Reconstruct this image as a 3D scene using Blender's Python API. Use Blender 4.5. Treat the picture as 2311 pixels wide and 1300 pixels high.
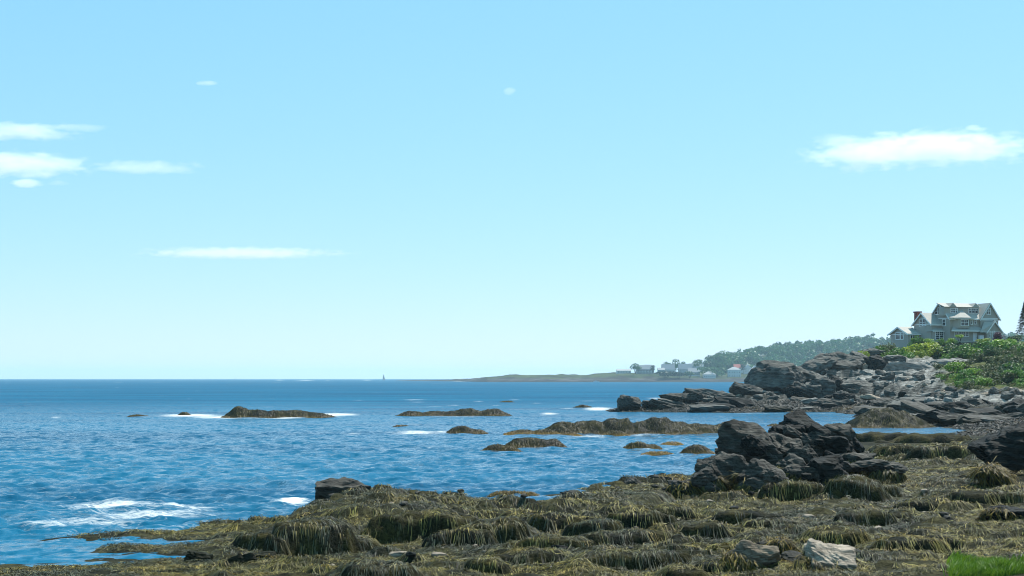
import bpy, bmesh, math
import numpy as np
from mathutils import Vector, Matrix
R = math.radians
for o in list(bpy.data.objects): bpy.data.objects.remove(o)
sc = bpy.context.scene
col = sc.collection
# ------------------------------------------------------------------ camera
CH, F, CX, CY = 5.8, 3210.0, 1155.5, 854.0
cd = bpy.data.cameras.new('camera'); cam = bpy.data.objects.new('camera', cd); col.objects.link(cam)
cam.location = (0, 0, CH); cam.rotation_euler = (R(90), 0, 0)
cd.lens = 50.0; cd.sensor_width = 36.0; cd.shift_y = (CY-650)/2311
cd.clip_start = 0.5; cd.clip_end = 60000
sc.camera = cam
# ------------------------------------------------------------------ sky, sun, exposure
SUN_EL, SUN_AZ = 57.0, 42.0
w = bpy.data.worlds.new('World'); sc.world = w; w.use_nodes = True
nt = w.node_tree; nt.nodes.clear()
sky = nt.nodes.new('ShaderNodeTexSky'); sky.sky_type = 'NISHITA'; sky.sun_disc = False
sky.sun_elevation = R(SUN_EL); sky.sun_rotation = R(SUN_AZ)
sky.altitude = 0; sky.air_density = 1.0; sky.dust_density = 0.0; sky.ozone_density = 6.0
# the photograph's film response: each channel of the whole sky gets its own power and gain
sep = nt.nodes.new('ShaderNodeSeparateColor'); comb = nt.nodes.new('ShaderNodeCombineColor'); nt.links.new(sky.outputs[0], sep.inputs[0])
for ch, (pw, gn) in enumerate(((.69, 1.24), (.40, 2.62), (.50, 2.62))):
    p_ = nt.nodes.new('ShaderNodeMath'); p_.operation = 'POWER'; p_.inputs[1].default_value = pw
    m_ = nt.nodes.new('ShaderNodeMath'); m_.operation = 'MULTIPLY'; m_.inputs[1].default_value = gn
    nt.links.new(sep.outputs[ch], p_.inputs[0]); nt.links.new(p_.outputs[0], m_.inputs[0]); nt.links.new(m_.outputs[0], comb.inputs[ch])
bg = nt.nodes.new('ShaderNodeBackground'); bg.inputs[1].default_value = 0.115
wo = nt.nodes.new('ShaderNodeOutputWorld')
nt.links.new(comb.outputs[0], bg.inputs[0]); nt.links.new(bg.outputs[0], wo.inputs[0])
sl = bpy.data.lights.new('sun', 'SUN'); sl.energy = 5.0; sl.angle = R(0.5); sl.color = (1.0, 0.96, 0.88)
sun = bpy.data.objects.new('sun', sl); col.objects.link(sun)
sv = Vector((math.cos(R(SUN_EL))*math.sin(R(SUN_AZ)), math.cos(R(SUN_EL))*math.cos(R(SUN_AZ)), math.sin(R(SUN_EL))))
sun.rotation_euler = sv.to_track_quat('Z', 'Y').to_euler(); sun.location = (0, 0, 60)
sc.view_settings.view_transform = 'Standard'; sc.view_settings.look = 'None'
sc.view_settings.gamma = 1.0; sc.view_settings.exposure = 0.52
sc.cycles.use_denoising = True; sc.cycles.pixel_filter_type = 'BLACKMAN_HARRIS'; sc.cycles.filter_width = 1.0
sc.cycles.max_bounces = 10; sc.cycles.diffuse_bounces = 2; sc.cycles.glossy_bounces = 2
sc.cycles.transparent_max_bounces = 12; sc.cycles.volume_bounces = 8; sc.cycles.sample_clamp_indirect = 4
sc.cycles.caustics_reflective = False; sc.cycles.caustics_refractive = False

# ------------------------------------------------------------------ pixel helpers (photograph pixels 2311x1300)
def P(px, py, d): return Vector(((px-CX)/F*d, d, CH-(py-CY)/F*d))
def W(px, py, z=0.0):
    d = (CH-z)*F/(py-CY); return Vector(((px-CX)/F*d, d, z))
def mpp(d): return d/F

# ------------------------------------------------------------------ noise
def _hash(ix, iy, seed):
    h = (ix.astype(np.int64)*374761393 + iy.astype(np.int64)*668265263 + seed*1442695041) & 0xffffffff
    h = ((h ^ (h >> 13))*1274126177) & 0xffffffff
    h = ((h ^ (h >> 16))*2246822519) & 0xffffffff
    return ((h ^ (h >> 15)) & 0xffffff)/float(0xffffff)
def vn(x, y, seed=0):
    fx, fy = np.floor(x), np.floor(y); tx, ty = x-fx, y-fy
    tx = tx*tx*(3-2*tx); ty = ty*ty*(3-2*ty)
    a = _hash(fx, fy, seed); b = _hash(fx+1, fy, seed); c = _hash(fx, fy+1, seed); d = _hash(fx+1, fy+1, seed)
    return (a+(b-a)*tx)*(1-ty) + (c+(d-c)*tx)*ty
def fbm(x, y, o=4, seed=0, g=.5):
    s = 0; a = 1.0
    for i in range(o):
        s = s + a*(vn(x, y, seed+i*17)*2-1); x = x*2.03+5.7; y = y*2.03+1.3; a *= g
    return s
def vn3(p, seed=0):
    f = np.floor(p); t = p-f; t = t*t*(3-2*t); r = 0
    for i in (0, 1):
        for j in (0, 1):
            for k in (0, 1):
                h = _hash(f[:, 0]+i+(f[:, 2]+k)*57, f[:, 1]+j+(f[:, 2]+k)*113, seed)
                r = r + h*(t[:, 0] if i else 1-t[:, 0])*(t[:, 1] if j else 1-t[:, 1])*(t[:, 2] if k else 1-t[:, 2])
    return r
def fbm3(p, o=3, seed=0):
    s = 0; a = 1.0
    for i in range(o):
        s = s+a*(vn3(p, seed+i*11)*2-1); p = p*2.07+3.1; a *= .5
    return s
def voro(x, y, seed=0):
    """returns F1, F2, three random numbers of the cell, offset to the cell centre"""
    fx, fy = np.floor(x), np.floor(y)
    b1 = np.full(x.shape, 9.0); b2 = np.full(x.shape, 9.0)
    ci = np.zeros(x.shape); cj = np.zeros(x.shape); ox = np.zeros(x.shape); oy = np.zeros(x.shape)
    for i in (-1, 0, 1):
        for j in (-1, 0, 1):
            gx, gy = fx+i, fy+j
            dx = gx+_hash(gx, gy, seed)-x; dy = gy+_hash(gx, gy, seed+5)-y
            d = np.hypot(dx, dy); m = d < b1
            b2 = np.where(m, b1, np.minimum(b2, d)); b1 = np.where(m, d, b1)
            ci = np.where(m, gx, ci); cj = np.where(m, gy, cj); ox = np.where(m, dx, ox); oy = np.where(m, dy, oy)
    return b1, b2, _hash(ci, cj, seed+21), _hash(ci, cj, seed+22), _hash(ci, cj, seed+23), ox, oy
def sstep(a, b, x):
    t = np.clip((x-a)/(b-a), 0, 1); return t*t*(3-2*t)

# ------------------------------------------------------------------ object helpers
def tag(o, label=None, cat=None, group=None, kind=None):
    if label: o['label'] = label
    if cat: o['category'] = cat
    if group: o['group'] = group
    if kind: o['kind'] = kind
    return o
def link(name, me, mat=None, parent=None):
    o = bpy.data.objects.new(name, me); col.objects.link(o)
    if mat is not None and me is not None and len(me.materials) == 0: me.materials.append(mat)
    if parent is not None: o.parent = parent
    return o
def empty(name, loc=(0, 0, 0), rz=0.0):
    o = bpy.data.objects.new(name, None); col.objects.link(o); o.location = loc; o.rotation_euler = (0, 0, rz)
    o.empty_display_size = .3
    return o
def mesh_np(name, V, Fq, colors=None, smooth=False, floats=None):
    """V (n,3), Fq (m,3|4) index array"""
    V = np.asarray(V, np.float32); Fq = np.asarray(Fq, np.int32)
    me = bpy.data.meshes.new(name); k = Fq.shape[1]
    me.vertices.add(len(V)); me.vertices.foreach_set('co', V.ravel())
    me.loops.add(Fq.size); me.loops.foreach_set('vertex_index', Fq.ravel())
    me.polygons.add(len(Fq)); me.polygons.foreach_set('loop_start', np.arange(0, Fq.size, k, dtype=np.int32))
    me.polygons.foreach_set('loop_total', np.full(len(Fq), k, np.int32))
    me.polygons.foreach_set('use_smooth', np.full(len(Fq), smooth, bool))
    if colors is not None:
        a = me.attributes.new('Col', 'FLOAT_COLOR', 'POINT')
        c = np.ones((len(V), 4), np.float32); c[:, :3] = colors; a.data.foreach_set('color', c.ravel())
    for nm, arr in (floats or {}).items():
        a = me.attributes.new(nm, 'FLOAT', 'POINT'); a.data.foreach_set('value', np.asarray(arr, np.float32))
    me.update(); me.validate()
    return me
def mesh_py(name, V, Fs, smooth=False):
    me = bpy.data.meshes.new(name); me.from_pydata([tuple(v) for v in V], [], Fs)
    if smooth: me.polygons.foreach_set('use_smooth', [True]*len(me.polygons))
    me.update(); return me
def copy_tree(o, parent=None):
    c = o.copy(); col.objects.link(c); c.parent = parent
    for ch in list(o.children): copy_tree(ch, c)
    return c

# ------------------------------------------------------------------ materials
def mat(name):
    m = bpy.data.materials.new(name); m.use_nodes = True
    t = m.node_tree; b = t.nodes['Principled BSDF']; return m, t, b
def N(t, typ, **kw):
    n = t.nodes.new(typ)
    for k, v in kw.items(): setattr(n, k, v)
    return n
def simple(name, c, rough=.7, var=.12, scale=8.0, spec=.3, bump=0.0):
    m, t, b = mat(name)
    tc = N(t, 'ShaderNodeTexCoord'); nz = N(t, 'ShaderNodeTexNoise'); nz.inputs['Scale'].default_value = scale; nz.inputs['Detail'].default_value = 5
    t.links.new(tc.outputs['Object'], nz.inputs['Vector'])
    mx = N(t, 'ShaderNodeMixRGB'); mx.inputs[1].default_value = (*[x*(1-var) for x in c], 1); mx.inputs[2].default_value = (*[min(1, x*(1+var)) for x in c], 1)
    t.links.new(nz.outputs[0], mx.inputs[0]); t.links.new(mx.outputs[0], b.inputs['Base Color'])
    b.inputs['Roughness'].default_value = rough; b.inputs['Specular IOR Level'].default_value = spec
    if bump:
        bp = N(t, 'ShaderNodeBump'); bp.inputs['Strength'].default_value = bump; bp.inputs['Distance'].default_value = .02
        t.links.new(nz.outputs[0], bp.inputs['Height']); t.links.new(bp.outputs[0], b.inputs['Normal'])
    return m
def attr_mat(name, rough=.6, spec=.4, trans=0.0, noise_scale=6.0, noise_amt=.5, bump=0.0, bdist=.05, stretch=(1, 1, 1), rot=(0, 0, 0)):
    """colour from the mesh's own 'Col' attribute, broken up with noise"""
    m, t, b = mat(name)
    at = N(t, 'ShaderNodeAttribute'); at.attribute_name = 'Col'
    tc = N(t, 'ShaderNodeNewGeometry'); mp = N(t, 'ShaderNodeMapping'); mp.inputs['Scale'].default_value = stretch; mp.inputs['Rotation'].default_value = rot
    t.links.new(tc.outputs['Position'], mp.inputs[0])
    nz = N(t, 'ShaderNodeTexNoise'); nz.inputs['Scale'].default_value = noise_scale; nz.inputs['Detail'].default_value = 7; nz.inputs['Roughness'].default_value = .65
    t.links.new(mp.outputs[0], nz.inputs['Vector'])
    rp = N(t, 'ShaderNodeMapRange'); rp.inputs[1].default_value = .3; rp.inputs[2].default_value = .7
    rp.inputs[3].default_value = 1-noise_amt; rp.inputs[4].default_value = 1+noise_amt
    t.links.new(nz.outputs[0], rp.inputs[0])
    mx = N(t, 'ShaderNodeVectorMath', operation='SCALE'); t.links.new(at.outputs['Color'], mx.inputs[0]); t.links.new(rp.outputs[0], mx.inputs['Scale'])
    t.links.new(mx.outputs[0], b.inputs['Base Color'])
    b.inputs['Roughness'].default_value = rough; b.inputs['Specular IOR Level'].default_value = spec
    if bump:
        bp = N(t, 'ShaderNodeBump'); bp.inputs['Strength'].default_value = bump; bp.inputs['Distance'].default_value = bdist
        t.links.new(nz.outputs[0], bp.inputs['Height']); t.links.new(bp.outputs[0], b.inputs['Normal'])
    if trans:
        tr = N(t, 'ShaderNodeBsdfTranslucent'); t.links.new(mx.outputs[0], tr.inputs[0])
        ms = N(t, 'ShaderNodeMixShader'); ms.inputs[0].default_value = trans
        out = t.nodes['Material Output']
        t.links.new(b.outputs[0], ms.inputs[1]); t.links.new(tr.outputs[0], ms.inputs[2]); t.links.new(ms.outputs[0], out.inputs[0])
    return m
def rock_mat(name, dark, light, scale=1.2, weed=None, weed_z=0.0, strata=(.35, 0, 1), bump=.9, lich=.0):
    """bedded slate: stretched noise along the bedding, fine grain, optional weed below a tide line"""
    m, t, b = mat(name)
    g = N(t, 'ShaderNodeNewGeometry'); mp = N(t, 'ShaderNodeMapping'); mp.inputs['Rotation'].default_value = (R(14), R(22), R(10)); mp.inputs['Scale'].default_value = (1, 1, 6.5)
    t.links.new(g.outputs['Position'], mp.inputs[0])
    n1 = N(t, 'ShaderNodeTexNoise'); n1.inputs['Scale'].default_value = scale; n1.inputs['Detail'].default_value = 9; n1.inputs['Roughness'].default_value = .68; n1.inputs['Distortion'].default_value = .5
    t.links.new(mp.outputs[0], n1.inputs['Vector'])
    n2 = N(t, 'ShaderNodeTexNoise'); n2.inputs['Scale'].default_value = scale*1.1; n2.inputs['Detail'].default_value = 6
    t.links.new(g.outputs['Position'], n2.inputs['Vector'])
    ad = N(t, 'ShaderNodeMath', operation='MULTIPLY_ADD'); ad.inputs[1].default_value = .6
    t.links.new(n2.outputs[0], ad.inputs[0]); t.links.new(n1.outputs[0], ad.inputs[2])
    mr = N(t, 'ShaderNodeMapRange'); mr.inputs[1].default_value = .55; mr.inputs[2].default_value = 1.05
    t.links.new(ad.outputs[0], mr.inputs[0])
    mx = N(t, 'ShaderNodeMixRGB'); mx.inputs[1].default_value = (*dark, 1); mx.inputs[2].default_value = (*light, 1)
    t.links.new(mr.outputs[0], mx.inputs[0]); last = mx.outputs[0]
    if weed:
        sx = N(t, 'ShaderNodeSeparateXYZ'); t.links.new(g.outputs['Position'], sx.inputs[0])
        ma = N(t, 'ShaderNodeMath', operation='MULTIPLY_ADD'); ma.inputs[1].default_value = -1.6; t.links.new(n2.outputs[0], ma.inputs[0]); t.links.new(sx.outputs[2], ma.inputs[2])
        wr = N(t, 'ShaderNodeMapRange'); wr.inputs[1].default_value = weed_z-.35-.8; wr.inputs[2].default_value = weed_z+.1-.8; wr.inputs[3].default_value = 1; wr.inputs[4].default_value = 0
        t.links.new(ma.outputs[0], wr.inputs[0])
        m2 = N(t, 'ShaderNodeMixRGB'); m2.inputs[2].default_value = (*weed, 1); t.links.new(wr.outputs[0], m2.inputs[0]); t.links.new(last, m2.inputs[1]); last = m2.outputs[0]
    t.links.new(last, b.inputs['Base Color'])
    bp = N(t, 'ShaderNodeBump'); bp.inputs['Strength'].default_value = bump; bp.inputs['Distance'].default_value = .3/scale
    t.links.new(n1.outputs[0], bp.inputs['Height'])
    t.links.new(bp.outputs[0], b.inputs['Normal'])
    b.inputs['Roughness'].default_value = .7; b.inputs['Specular IOR Level'].default_value = .10
    return m
M = {}
M['weed'] = attr_mat('rockweed', rough=.55, spec=.16, trans=.15, noise_scale=2.2, noise_amt=.35)
M['weed_ground'] = attr_mat('weedy_ground', rough=.8, spec=.05, noise_scale=7.0, noise_amt=.75, bump=1.0, bdist=.10)
M['shore'] = attr_mat('shore_rock', rough=.85, spec=.05, noise_scale=1.1, noise_amt=.75, bump=1.0, bdist=.5, stretch=(1, 1, 5.0), rot=(R(10), R(20), 0))
M['far'] = attr_mat('far_ground', rough=.9, spec=.1, noise_scale=.06, noise_amt=.45, bump=.5, bdist=2)
M['leaf'] = attr_mat('leaves', rough=.5, spec=.3, trans=.35, noise_scale=.8, noise_amt=.25)
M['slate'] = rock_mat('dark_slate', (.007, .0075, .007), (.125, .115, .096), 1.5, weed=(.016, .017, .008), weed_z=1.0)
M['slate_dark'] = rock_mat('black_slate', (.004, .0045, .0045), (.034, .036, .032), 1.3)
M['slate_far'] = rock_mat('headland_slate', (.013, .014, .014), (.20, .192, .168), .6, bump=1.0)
M['ledge'] = rock_mat('pale_ledge', (.05, .052, .048), (.36, .345, .31), .6, bump=.8)
M['granite'] = rock_mat('pale_granite', (.11, .090, .066), (.42, .345, .265), 2.2, bump=.5)
M['granite_warm'] = rock_mat('brownish_granite', (.07, .055, .038), (.30, .235, .165), 2.0, bump=.9)
M['stone_brown'] = rock_mat('brown_stone', (.13, .10, .075), (.36, .29, .22), 2.2, bump=.4)
M['trunk'] = simple('bark', (.06, .045, .035), .9)

# ================================================================== LAND: one height function
CTRL = []
def cp(px, py, z): d = (CH-z)*F/(py-CY); CTRL.append(((px-CX)/F, math.log(d), z))
def cdp(px, d, z): CTRL.append(((px-CX)/F, math.log(d), z))
for a in ((-250,1290,.1),(0,1277,0),(130,1270,0),(250,1265,0),(400,1256,0),(550,1247,.0),(0,1300,.12),(300,1300,.25),(600,1290,.3),(450,1275,.18),(640,1262,.2),(740,1243,.06),(690,1232,.08),
          (0,1240,-.5),(200,1248,-.3),(400,1240,-.15),(0,1190,-.8),(-250,1240,-.6),(-250,1150,-1.2),(0,1100,-1.4),(250,1165,-.6),(500,1150,-.8),(620,1110,-1.2),(120,1190,-.5),
          (105,1216,0.02),(200,1208,.16),(300,1200,.18),(360,1196,.1),(260,1226,.16),(350,1232,.12),(420,1226,.22),(500,1222,.28),(430,1192,.10),(520,1188,.3),(400,1206,-.08),(390,1202,-.06),
          (800,1290,.38),(900,1240,.3),(1000,1225,.3),(1100,1260,.42),(1200,1215,.38),(1300,1290,.5),(1400,1200,.45),(1500,1250,.55),(1500,1170,.65),(1600,1200,.65),(1600,1130,.75),
          (1700,1300,.6),(1700,1200,.68),(1750,1130,.8),(1900,1300,.65),(1900,1200,.75),(1950,1120,.9),(2100,1250,.75),(2100,1150,.9),(2200,1080,1.05),(2311,1200,.9),(2311,1290,.8),(2311,1100,1.1),(2500,1200,1.1),(2500,1080,1.4),
          (2000,1050,.85),(2100,1040,.85),(1960,1010,.45),(2050,1000,.3),(2150,1000,.35),(2250,1000,.6),(2000,992,.05),(2120,989,.05),(2311,1030,.9),(2480,1010,1.2),
          (1925,992,0),(1900,1000,.1),(1960,983,-.6),(2040,981,-.6),(2100,980,-.5),(2170,979,-.35),(2311,985,.35),(2260,978,.12),
          (1935,962,.0),(1930,945,-.6),(1880,960,-.8),(1990,972,-.4),(2100,975,-.1),(2200,976,.02),(1960,972,-.6),(1970,950,.25),(2030,950,.4),(2120,955,.35),(2220,962,.3),(2311,962,.45),(2480,960,.8),
          (1300,1132,.3),(1420,1098,.2),(1500,1082,.3),(1580,1075,.2),(1230,1128,-.05),(1180,1126,-.1),(1540,1060,-.5),(1450,1070,-.8),(1300,1100,-.9),(1100,1090,-1),(900,1080,-1.2),(750,1090,-1.1),
          (1560,1000,-1.2),(1700,1000,-.8),(1800,985,-.9),(1300,1000,-1.6),(1000,1000,-2),(500,1000,-2),(0,1000,-2),(-300,1000,-2),
          (1380,929,0),(1450,930,0),(1500,931,0),(1600,931,0),(1650,932,0),(1800,930,0),(1935,931,0),(1360,932,-.4),(1330,925,-1),(1500,945,-1),(1700,950,-1),(1850,945,-.8)): cp(*a)
for a in ((1420,250,.7),(1500,257,1.2),(1600,260,1.7),(1700,263,2.4),(1800,265,2.9),(1900,258,2.6),(1620,280,1.2),(1660,292,.3),(1450,275,-.8),(1550,287,-.8),(1640,305,-.8),(1400,268,-1),(1350,262,-1.5),
          (1300,300,-3),(1000,300,-3),(1500,340,-3),(1650,360,-3),(1000,420,-3),(1500,430,-3),(0,300,-3),(0,420,-3),
          (1700,275,3.6),(1750,283,4.8),(1850,287,5.7),(1950,287,5.9),(2050,288,6.0),(2130,290,6.8),(1850,305,7.2),(1930,313,9.2),(1990,318,10.3),(2060,312,9.5),(2120,310,9.2),(2210,312,9.5),
          (1800,330,4),(1720,325,-.5),(1900,338,8.5),(1960,330,11.2),(2010,325,12.2),(2060,325,12.5),(2100,320,12.6),(2150,321,13.3),(2250,322,13.6),(2311,325,13.8),(2450,330,14),(2100,345,13.6),(2200,345,14),(2100,400,13),(2300,420,14),(1950,390,10),(1830,400,2),(1760,420,-3),
          (2200,243,4.0),(2311,230,3.5),(2450,225,4.0),(2200,262,6.0),(2311,255,6.9),(2450,255,8),(2311,290,10.7),(2230,290,9.6),(2450,290,11.5),
          (2000,215,.95),(2150,207,1.2),(2311,205,1.3),(2450,200,1.8),(2311,217,2.6),(2150,224,2.7),(2000,233,2.3),(1970,238,1.6),(2080,250,3.8),(1980,262,3.9)): cdp(*a)
CTRL = np.array(CTRL)
_u, _v, _z = CTRL[:, 0], CTRL[:, 1], CTRL[:, 2]
_D = np.hypot(_u[:, None]-_u[None], _v[:, None]-_v[None])
_n = len(CTRL); _A = np.zeros((_n+1, _n+1)); _A[:_n, :_n] = _D - np.eye(_n)*.004; _A[:_n, _n] = 1; _A[_n, :_n] = 1
_w = np.linalg.solve(_A, np.r_[_z, 0])
def base(X, Y):
    u = (X/Y).ravel(); v = np.log(Y).ravel(); out = np.empty(len(u))
    for s in range(0, len(u), 40000):
        uu, vv = u[s:s+40000], v[s:s+40000]
        out[s:s+40000] = np.hypot(uu[:, None]-_u[None], vv[:, None]-_v[None]) @ _w[:_n] + _w[_n]
    return out.reshape(X.shape)
# ridge of weed-covered ledge that runs across the foreground
_rp = np.array([540, 600, 680, 800, 900, 1000, 1100, 1200, 1300, 1400, 1480, 1540])
_rf = np.array([47.6, 47.6, 47.8, 47.9, 48.4, 49.2, 50.2, 51.0, 51.8, 52.6, 55, 60])
_rb = np.array([49.0, 51.5, 55.5, 60.5, 61.0, 60.0, 59.0, 58.0, 61.5, 67.5, 72, 74])
_rz = np.array([.25, .62, .85, 1.12, 1.15, 1.02, .92, .86, .90, .96, 1.0, .9])
def ridge(X, Y):
    px = X/Y*F+CX; jx = px+18*fbm(X*.9, Y*.9, 3, 3)
    f = np.interp(jx, _rp, _rf)+.45*fbm(X*.7, Y*.7, 3, 9); b = np.interp(px, _rp, _rb)+.6*fbm(X*.5, Y*.5, 3, 12); z = np.interp(px, _rp, _rz)
    side = sstep(520, 600, px)*(1-sstep(1490, 1580, px))
    t = sstep(f-.1, f+.75, Y)
    k = (.62+.38*sstep(f+.5, f+4.5, Y))*t*(1-sstep(b-2.2, b+.9, Y))*side
    return z*k - .6*(1-np.clip(k*4, 0, 1))
rng = np.random.default_rng(7)
# hummocks of weed on the flats: (x, y, rx, ry, rot, h)
HUM = []
for _ in range(860):
    u = rng.uniform(480, 2800); v = rng.uniform(math.log(36), math.log(112)); d = math.exp(v)
    x = (u-CX)/F*d; s = (d/50)**.5
    HUM.append((x, d, rng.uniform(.25, 1.25)*s, rng.uniform(.18, .5)*s, rng.normal(0, .35), rng.uniform(.06, .24)*s))
def prof(r, edge=.42):
    return sstep(0, 1, np.clip((1.0-r)/edge, 0, 1))*(.78+.22*np.clip(1-r*r, 0, 1))
def hummocks(X, Y, Z):
    o = np.zeros_like(Z)
    for (x, y, rx, ry, a, h) in HUM:
        R_ = max(rx, ry)*1.25
        m = (np.abs(X-x) < R_) & (np.abs(Y-y) < R_)
        if not m.any(): continue
        dx, dy = X[m]-x, Y[m]-y; c, s = math.cos(a), math.sin(a)
        r = np.hypot((dx*c+dy*s)/rx, (-dx*s+dy*c)/ry); r = r*(1+.16*fbm(X[m]*2.2, Y[m]*2.2, 2, 31))
        o[m] = np.maximum(o[m], h*prof(r, .5))
    return o
def land(X, Y, detail=True):
    Z = base(X, Y); px = X/Y*F+CX
    Z = np.maximum(Z, np.where((Y < 80), ridge(X, Y), -9))
    near = (1-sstep(100, 130, Y))
    wet = sstep(-.15, .12, Z)
    nb = .10*fbm(X*.55, Y*.8, 4, 1)+.035*fbm(X*2.3, Y*3.1, 3, 41)
    nearamp = near*np.clip(.25+.75*sstep(.05, .3, Z), 0, 1)
    Z = Z+nb*nearamp
    if (near > 0).any(): Z = Z+near*wet*hummocks(X, Y, Z)
    far = sstep(120, 160, Y)
    if (far > 0).any():
        amp = far*np.clip(.10+.16*np.clip(Z, 0, 9), 0, 1.0)*sstep(-.6, .2, Z)*(1-.9*sstep(2120, 2190, px)*sstep(3.6, 4.6, Z))
        grass = sstep(10.5, 12.5, Z)
        amp = amp*(1-.75*grass)
        f1, f2, a, b, c, ox, oy = voro(X/6.5+.15*fbm(X*.2, Y*.2, 2, 4), Y/8.0, 3)
        Z = Z+amp*((a-.5)*1.9+((b-.5)*ox*2.2+(c-.8)*oy*2.2))
        f1, f2, a, b, c, ox, oy = voro(X/2.3+.2*fbm(X*.5, Y*.5, 2, 6), Y/2.8, 13)
        Z = Z+amp*((a-.5)*.50+((b-.5)*ox*.9+(c-.75)*oy*.9))
        Z = Z+far*sstep(-.4, .3, Z)*((.16+.05*amp)*fbm(X*.9, Y*.9, 4, 17)+.30*fbm(X*.22, Y*.3, 3, 19)*(1-.6*grass)+.32*np.clip(.55-f1, 0, 1)*(1-sstep(1.5, 3, Z)))
    return Z

# ---- terrain sheet on a grid that fans out from the photographer's bank
pxs = np.concatenate([np.arange(-700, -200, 40), np.arange(-200, 2520, 4.5), np.arange(2520, 3600, 40)])
ds = np.exp(np.concatenate([np.arange(math.log(30), math.log(118), .0042), np.arange(math.log(118), math.log(440), .0036)]))
Ug, Dg = np.meshgrid((pxs-CX)/F, ds)
Xg, Yg = Ug*Dg, Dg
Zg = land(Xg, Yg)
slope = np.hypot(np.gradient(Zg, axis=0)/np.maximum(np.gradient(Yg, axis=0), 1e-3), np.gradient(Zg, axis=1)/np.maximum(np.gradient(Xg, axis=1), 1e-3))
def mixc(c1, c2, t): return c1*(1-t[..., None])+c2*t[..., None]
def land_color(X, Y, Z):
    n = fbm(X*.35, Y*.35, 4, 61)*.5+.5; n2 = fbm(X*1.4, Y*1.4, 3, 77)*.5+.5; n0 = fbm(X*.09, Y*.09, 3, 62)*.5+.5
    px = X/Y*F+CX
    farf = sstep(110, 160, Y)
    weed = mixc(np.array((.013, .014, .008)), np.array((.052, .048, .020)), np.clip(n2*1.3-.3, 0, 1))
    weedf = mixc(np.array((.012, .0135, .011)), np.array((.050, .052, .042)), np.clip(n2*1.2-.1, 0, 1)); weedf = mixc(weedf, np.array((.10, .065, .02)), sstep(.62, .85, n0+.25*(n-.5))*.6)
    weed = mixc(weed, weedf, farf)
    rockd = mixc(np.array((.018, .020, .019)), np.array((.19, .185, .165)), np.clip(n2*1.1-.05, 0, 1)**1.4)
    rockl = mixc(np.array((.13, .13, .12)), np.array((.36, .345, .31)), np.clip(n2*1.2-.1, 0, 1))
    soil = mixc(np.array((.07, .11, .025)), np.array((.15, .14, .06)), np.clip(n*1.4-.2, 0, 1))
    c = mixc(weed, rockd, sstep(1.4, 2.6, Z+1.4*(n-.5))*farf)
    led = sstep(1850, 1990, px)*(1-sstep(2215, 2260, px))
    c = mixc(c, rockl, sstep(4.2, 5.6, Z+2.2*(n-.5))*(.12+.88*led)*farf)
    c = mixc(c, rockl, sstep(2130, 2200, px)*sstep(2.0, 2.6, Z+.8*(n-.5))*(1-sstep(3.6, 4.2, Z))*farf)
    c = mixc(c, soil*.7, sstep(2110, 2160, px-60*(n-.5))*sstep(3.6, 4.4, Z+.8*(n-.5))*farf)
    c = mixc(c, soil, sstep(10.6, 11.6, Z+1.6*(n-.5))*farf)
    return c
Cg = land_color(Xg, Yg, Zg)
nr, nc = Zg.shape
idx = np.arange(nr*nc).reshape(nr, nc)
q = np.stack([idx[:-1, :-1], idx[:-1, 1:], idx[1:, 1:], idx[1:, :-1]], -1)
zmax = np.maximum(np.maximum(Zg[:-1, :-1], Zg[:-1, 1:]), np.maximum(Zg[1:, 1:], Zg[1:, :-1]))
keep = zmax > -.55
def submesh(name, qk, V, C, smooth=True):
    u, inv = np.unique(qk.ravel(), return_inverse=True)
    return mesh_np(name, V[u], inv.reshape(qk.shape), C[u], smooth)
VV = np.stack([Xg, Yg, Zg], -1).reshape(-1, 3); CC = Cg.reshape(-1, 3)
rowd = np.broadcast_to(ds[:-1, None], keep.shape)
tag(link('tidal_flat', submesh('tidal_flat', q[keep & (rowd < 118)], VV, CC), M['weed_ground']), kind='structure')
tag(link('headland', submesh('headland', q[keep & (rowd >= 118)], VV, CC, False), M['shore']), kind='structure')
def gz(x, y): return float(land(np.array([[x]]), np.array([[y]]))[0, 0])

# ================================================================== SEA
spx = np.concatenate([np.array([-9000, -6000, -4000, -2600, -1700, -1100, -700]), np.arange(-450, 2760, 8.5), np.array([3000, 3400, 4200, 5500, 8000, 11000])])
spy = np.concatenate([np.array([1700, 1500]), np.arange(1400, 900, -.9), np.arange(900, 858, -.6), np.array([857.5, 857, 856.5, 856, 855.6, 855.3])])
sd = CH*F/(spy-CY)
Us, Ds = np.meshgrid((spx-CX)/F, sd); Xs, Ys = Us*Ds, Ds
dl = np.gradient(sd)[:, None]
Zs = np.zeros_like(Xs); wr_ = np.random.default_rng(3)
for i in range(54):
    lam = math.exp(wr_.uniform(math.log(.45), math.log(6.5))); th = wr_.normal(0, .62)+.25
    kx, ky = math.sin(th)*2*math.pi/lam, -math.cos(th)*2*math.pi/lam
    a = .0092*lam**.74*wr_.uniform(.6, 1.3)
    fade = np.clip(lam/(2.6*dl)-.25, 0, 1)
    ph = kx*Xs+ky*Ys+wr_.uniform(0, 6.28)+.9*fbm(Xs/lam*.16, Ys/lam*.16, 2, 100+i)
    Zs += a*fade*(np.sin(ph)+.25*np.sin(2*ph+1.57))
inside = (Us*F+CX > -450) & (Us*F+CX < 2760)
calm = 1-.75*np.clip(sstep(1850, 1950, Us*F+CX)*sstep(250, 200, Ys)*0+((Us*F+CX > 1900) & (Ys < 200)), 0, 1)
Zs *= np.where(inside, 1, .2)*calm
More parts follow.
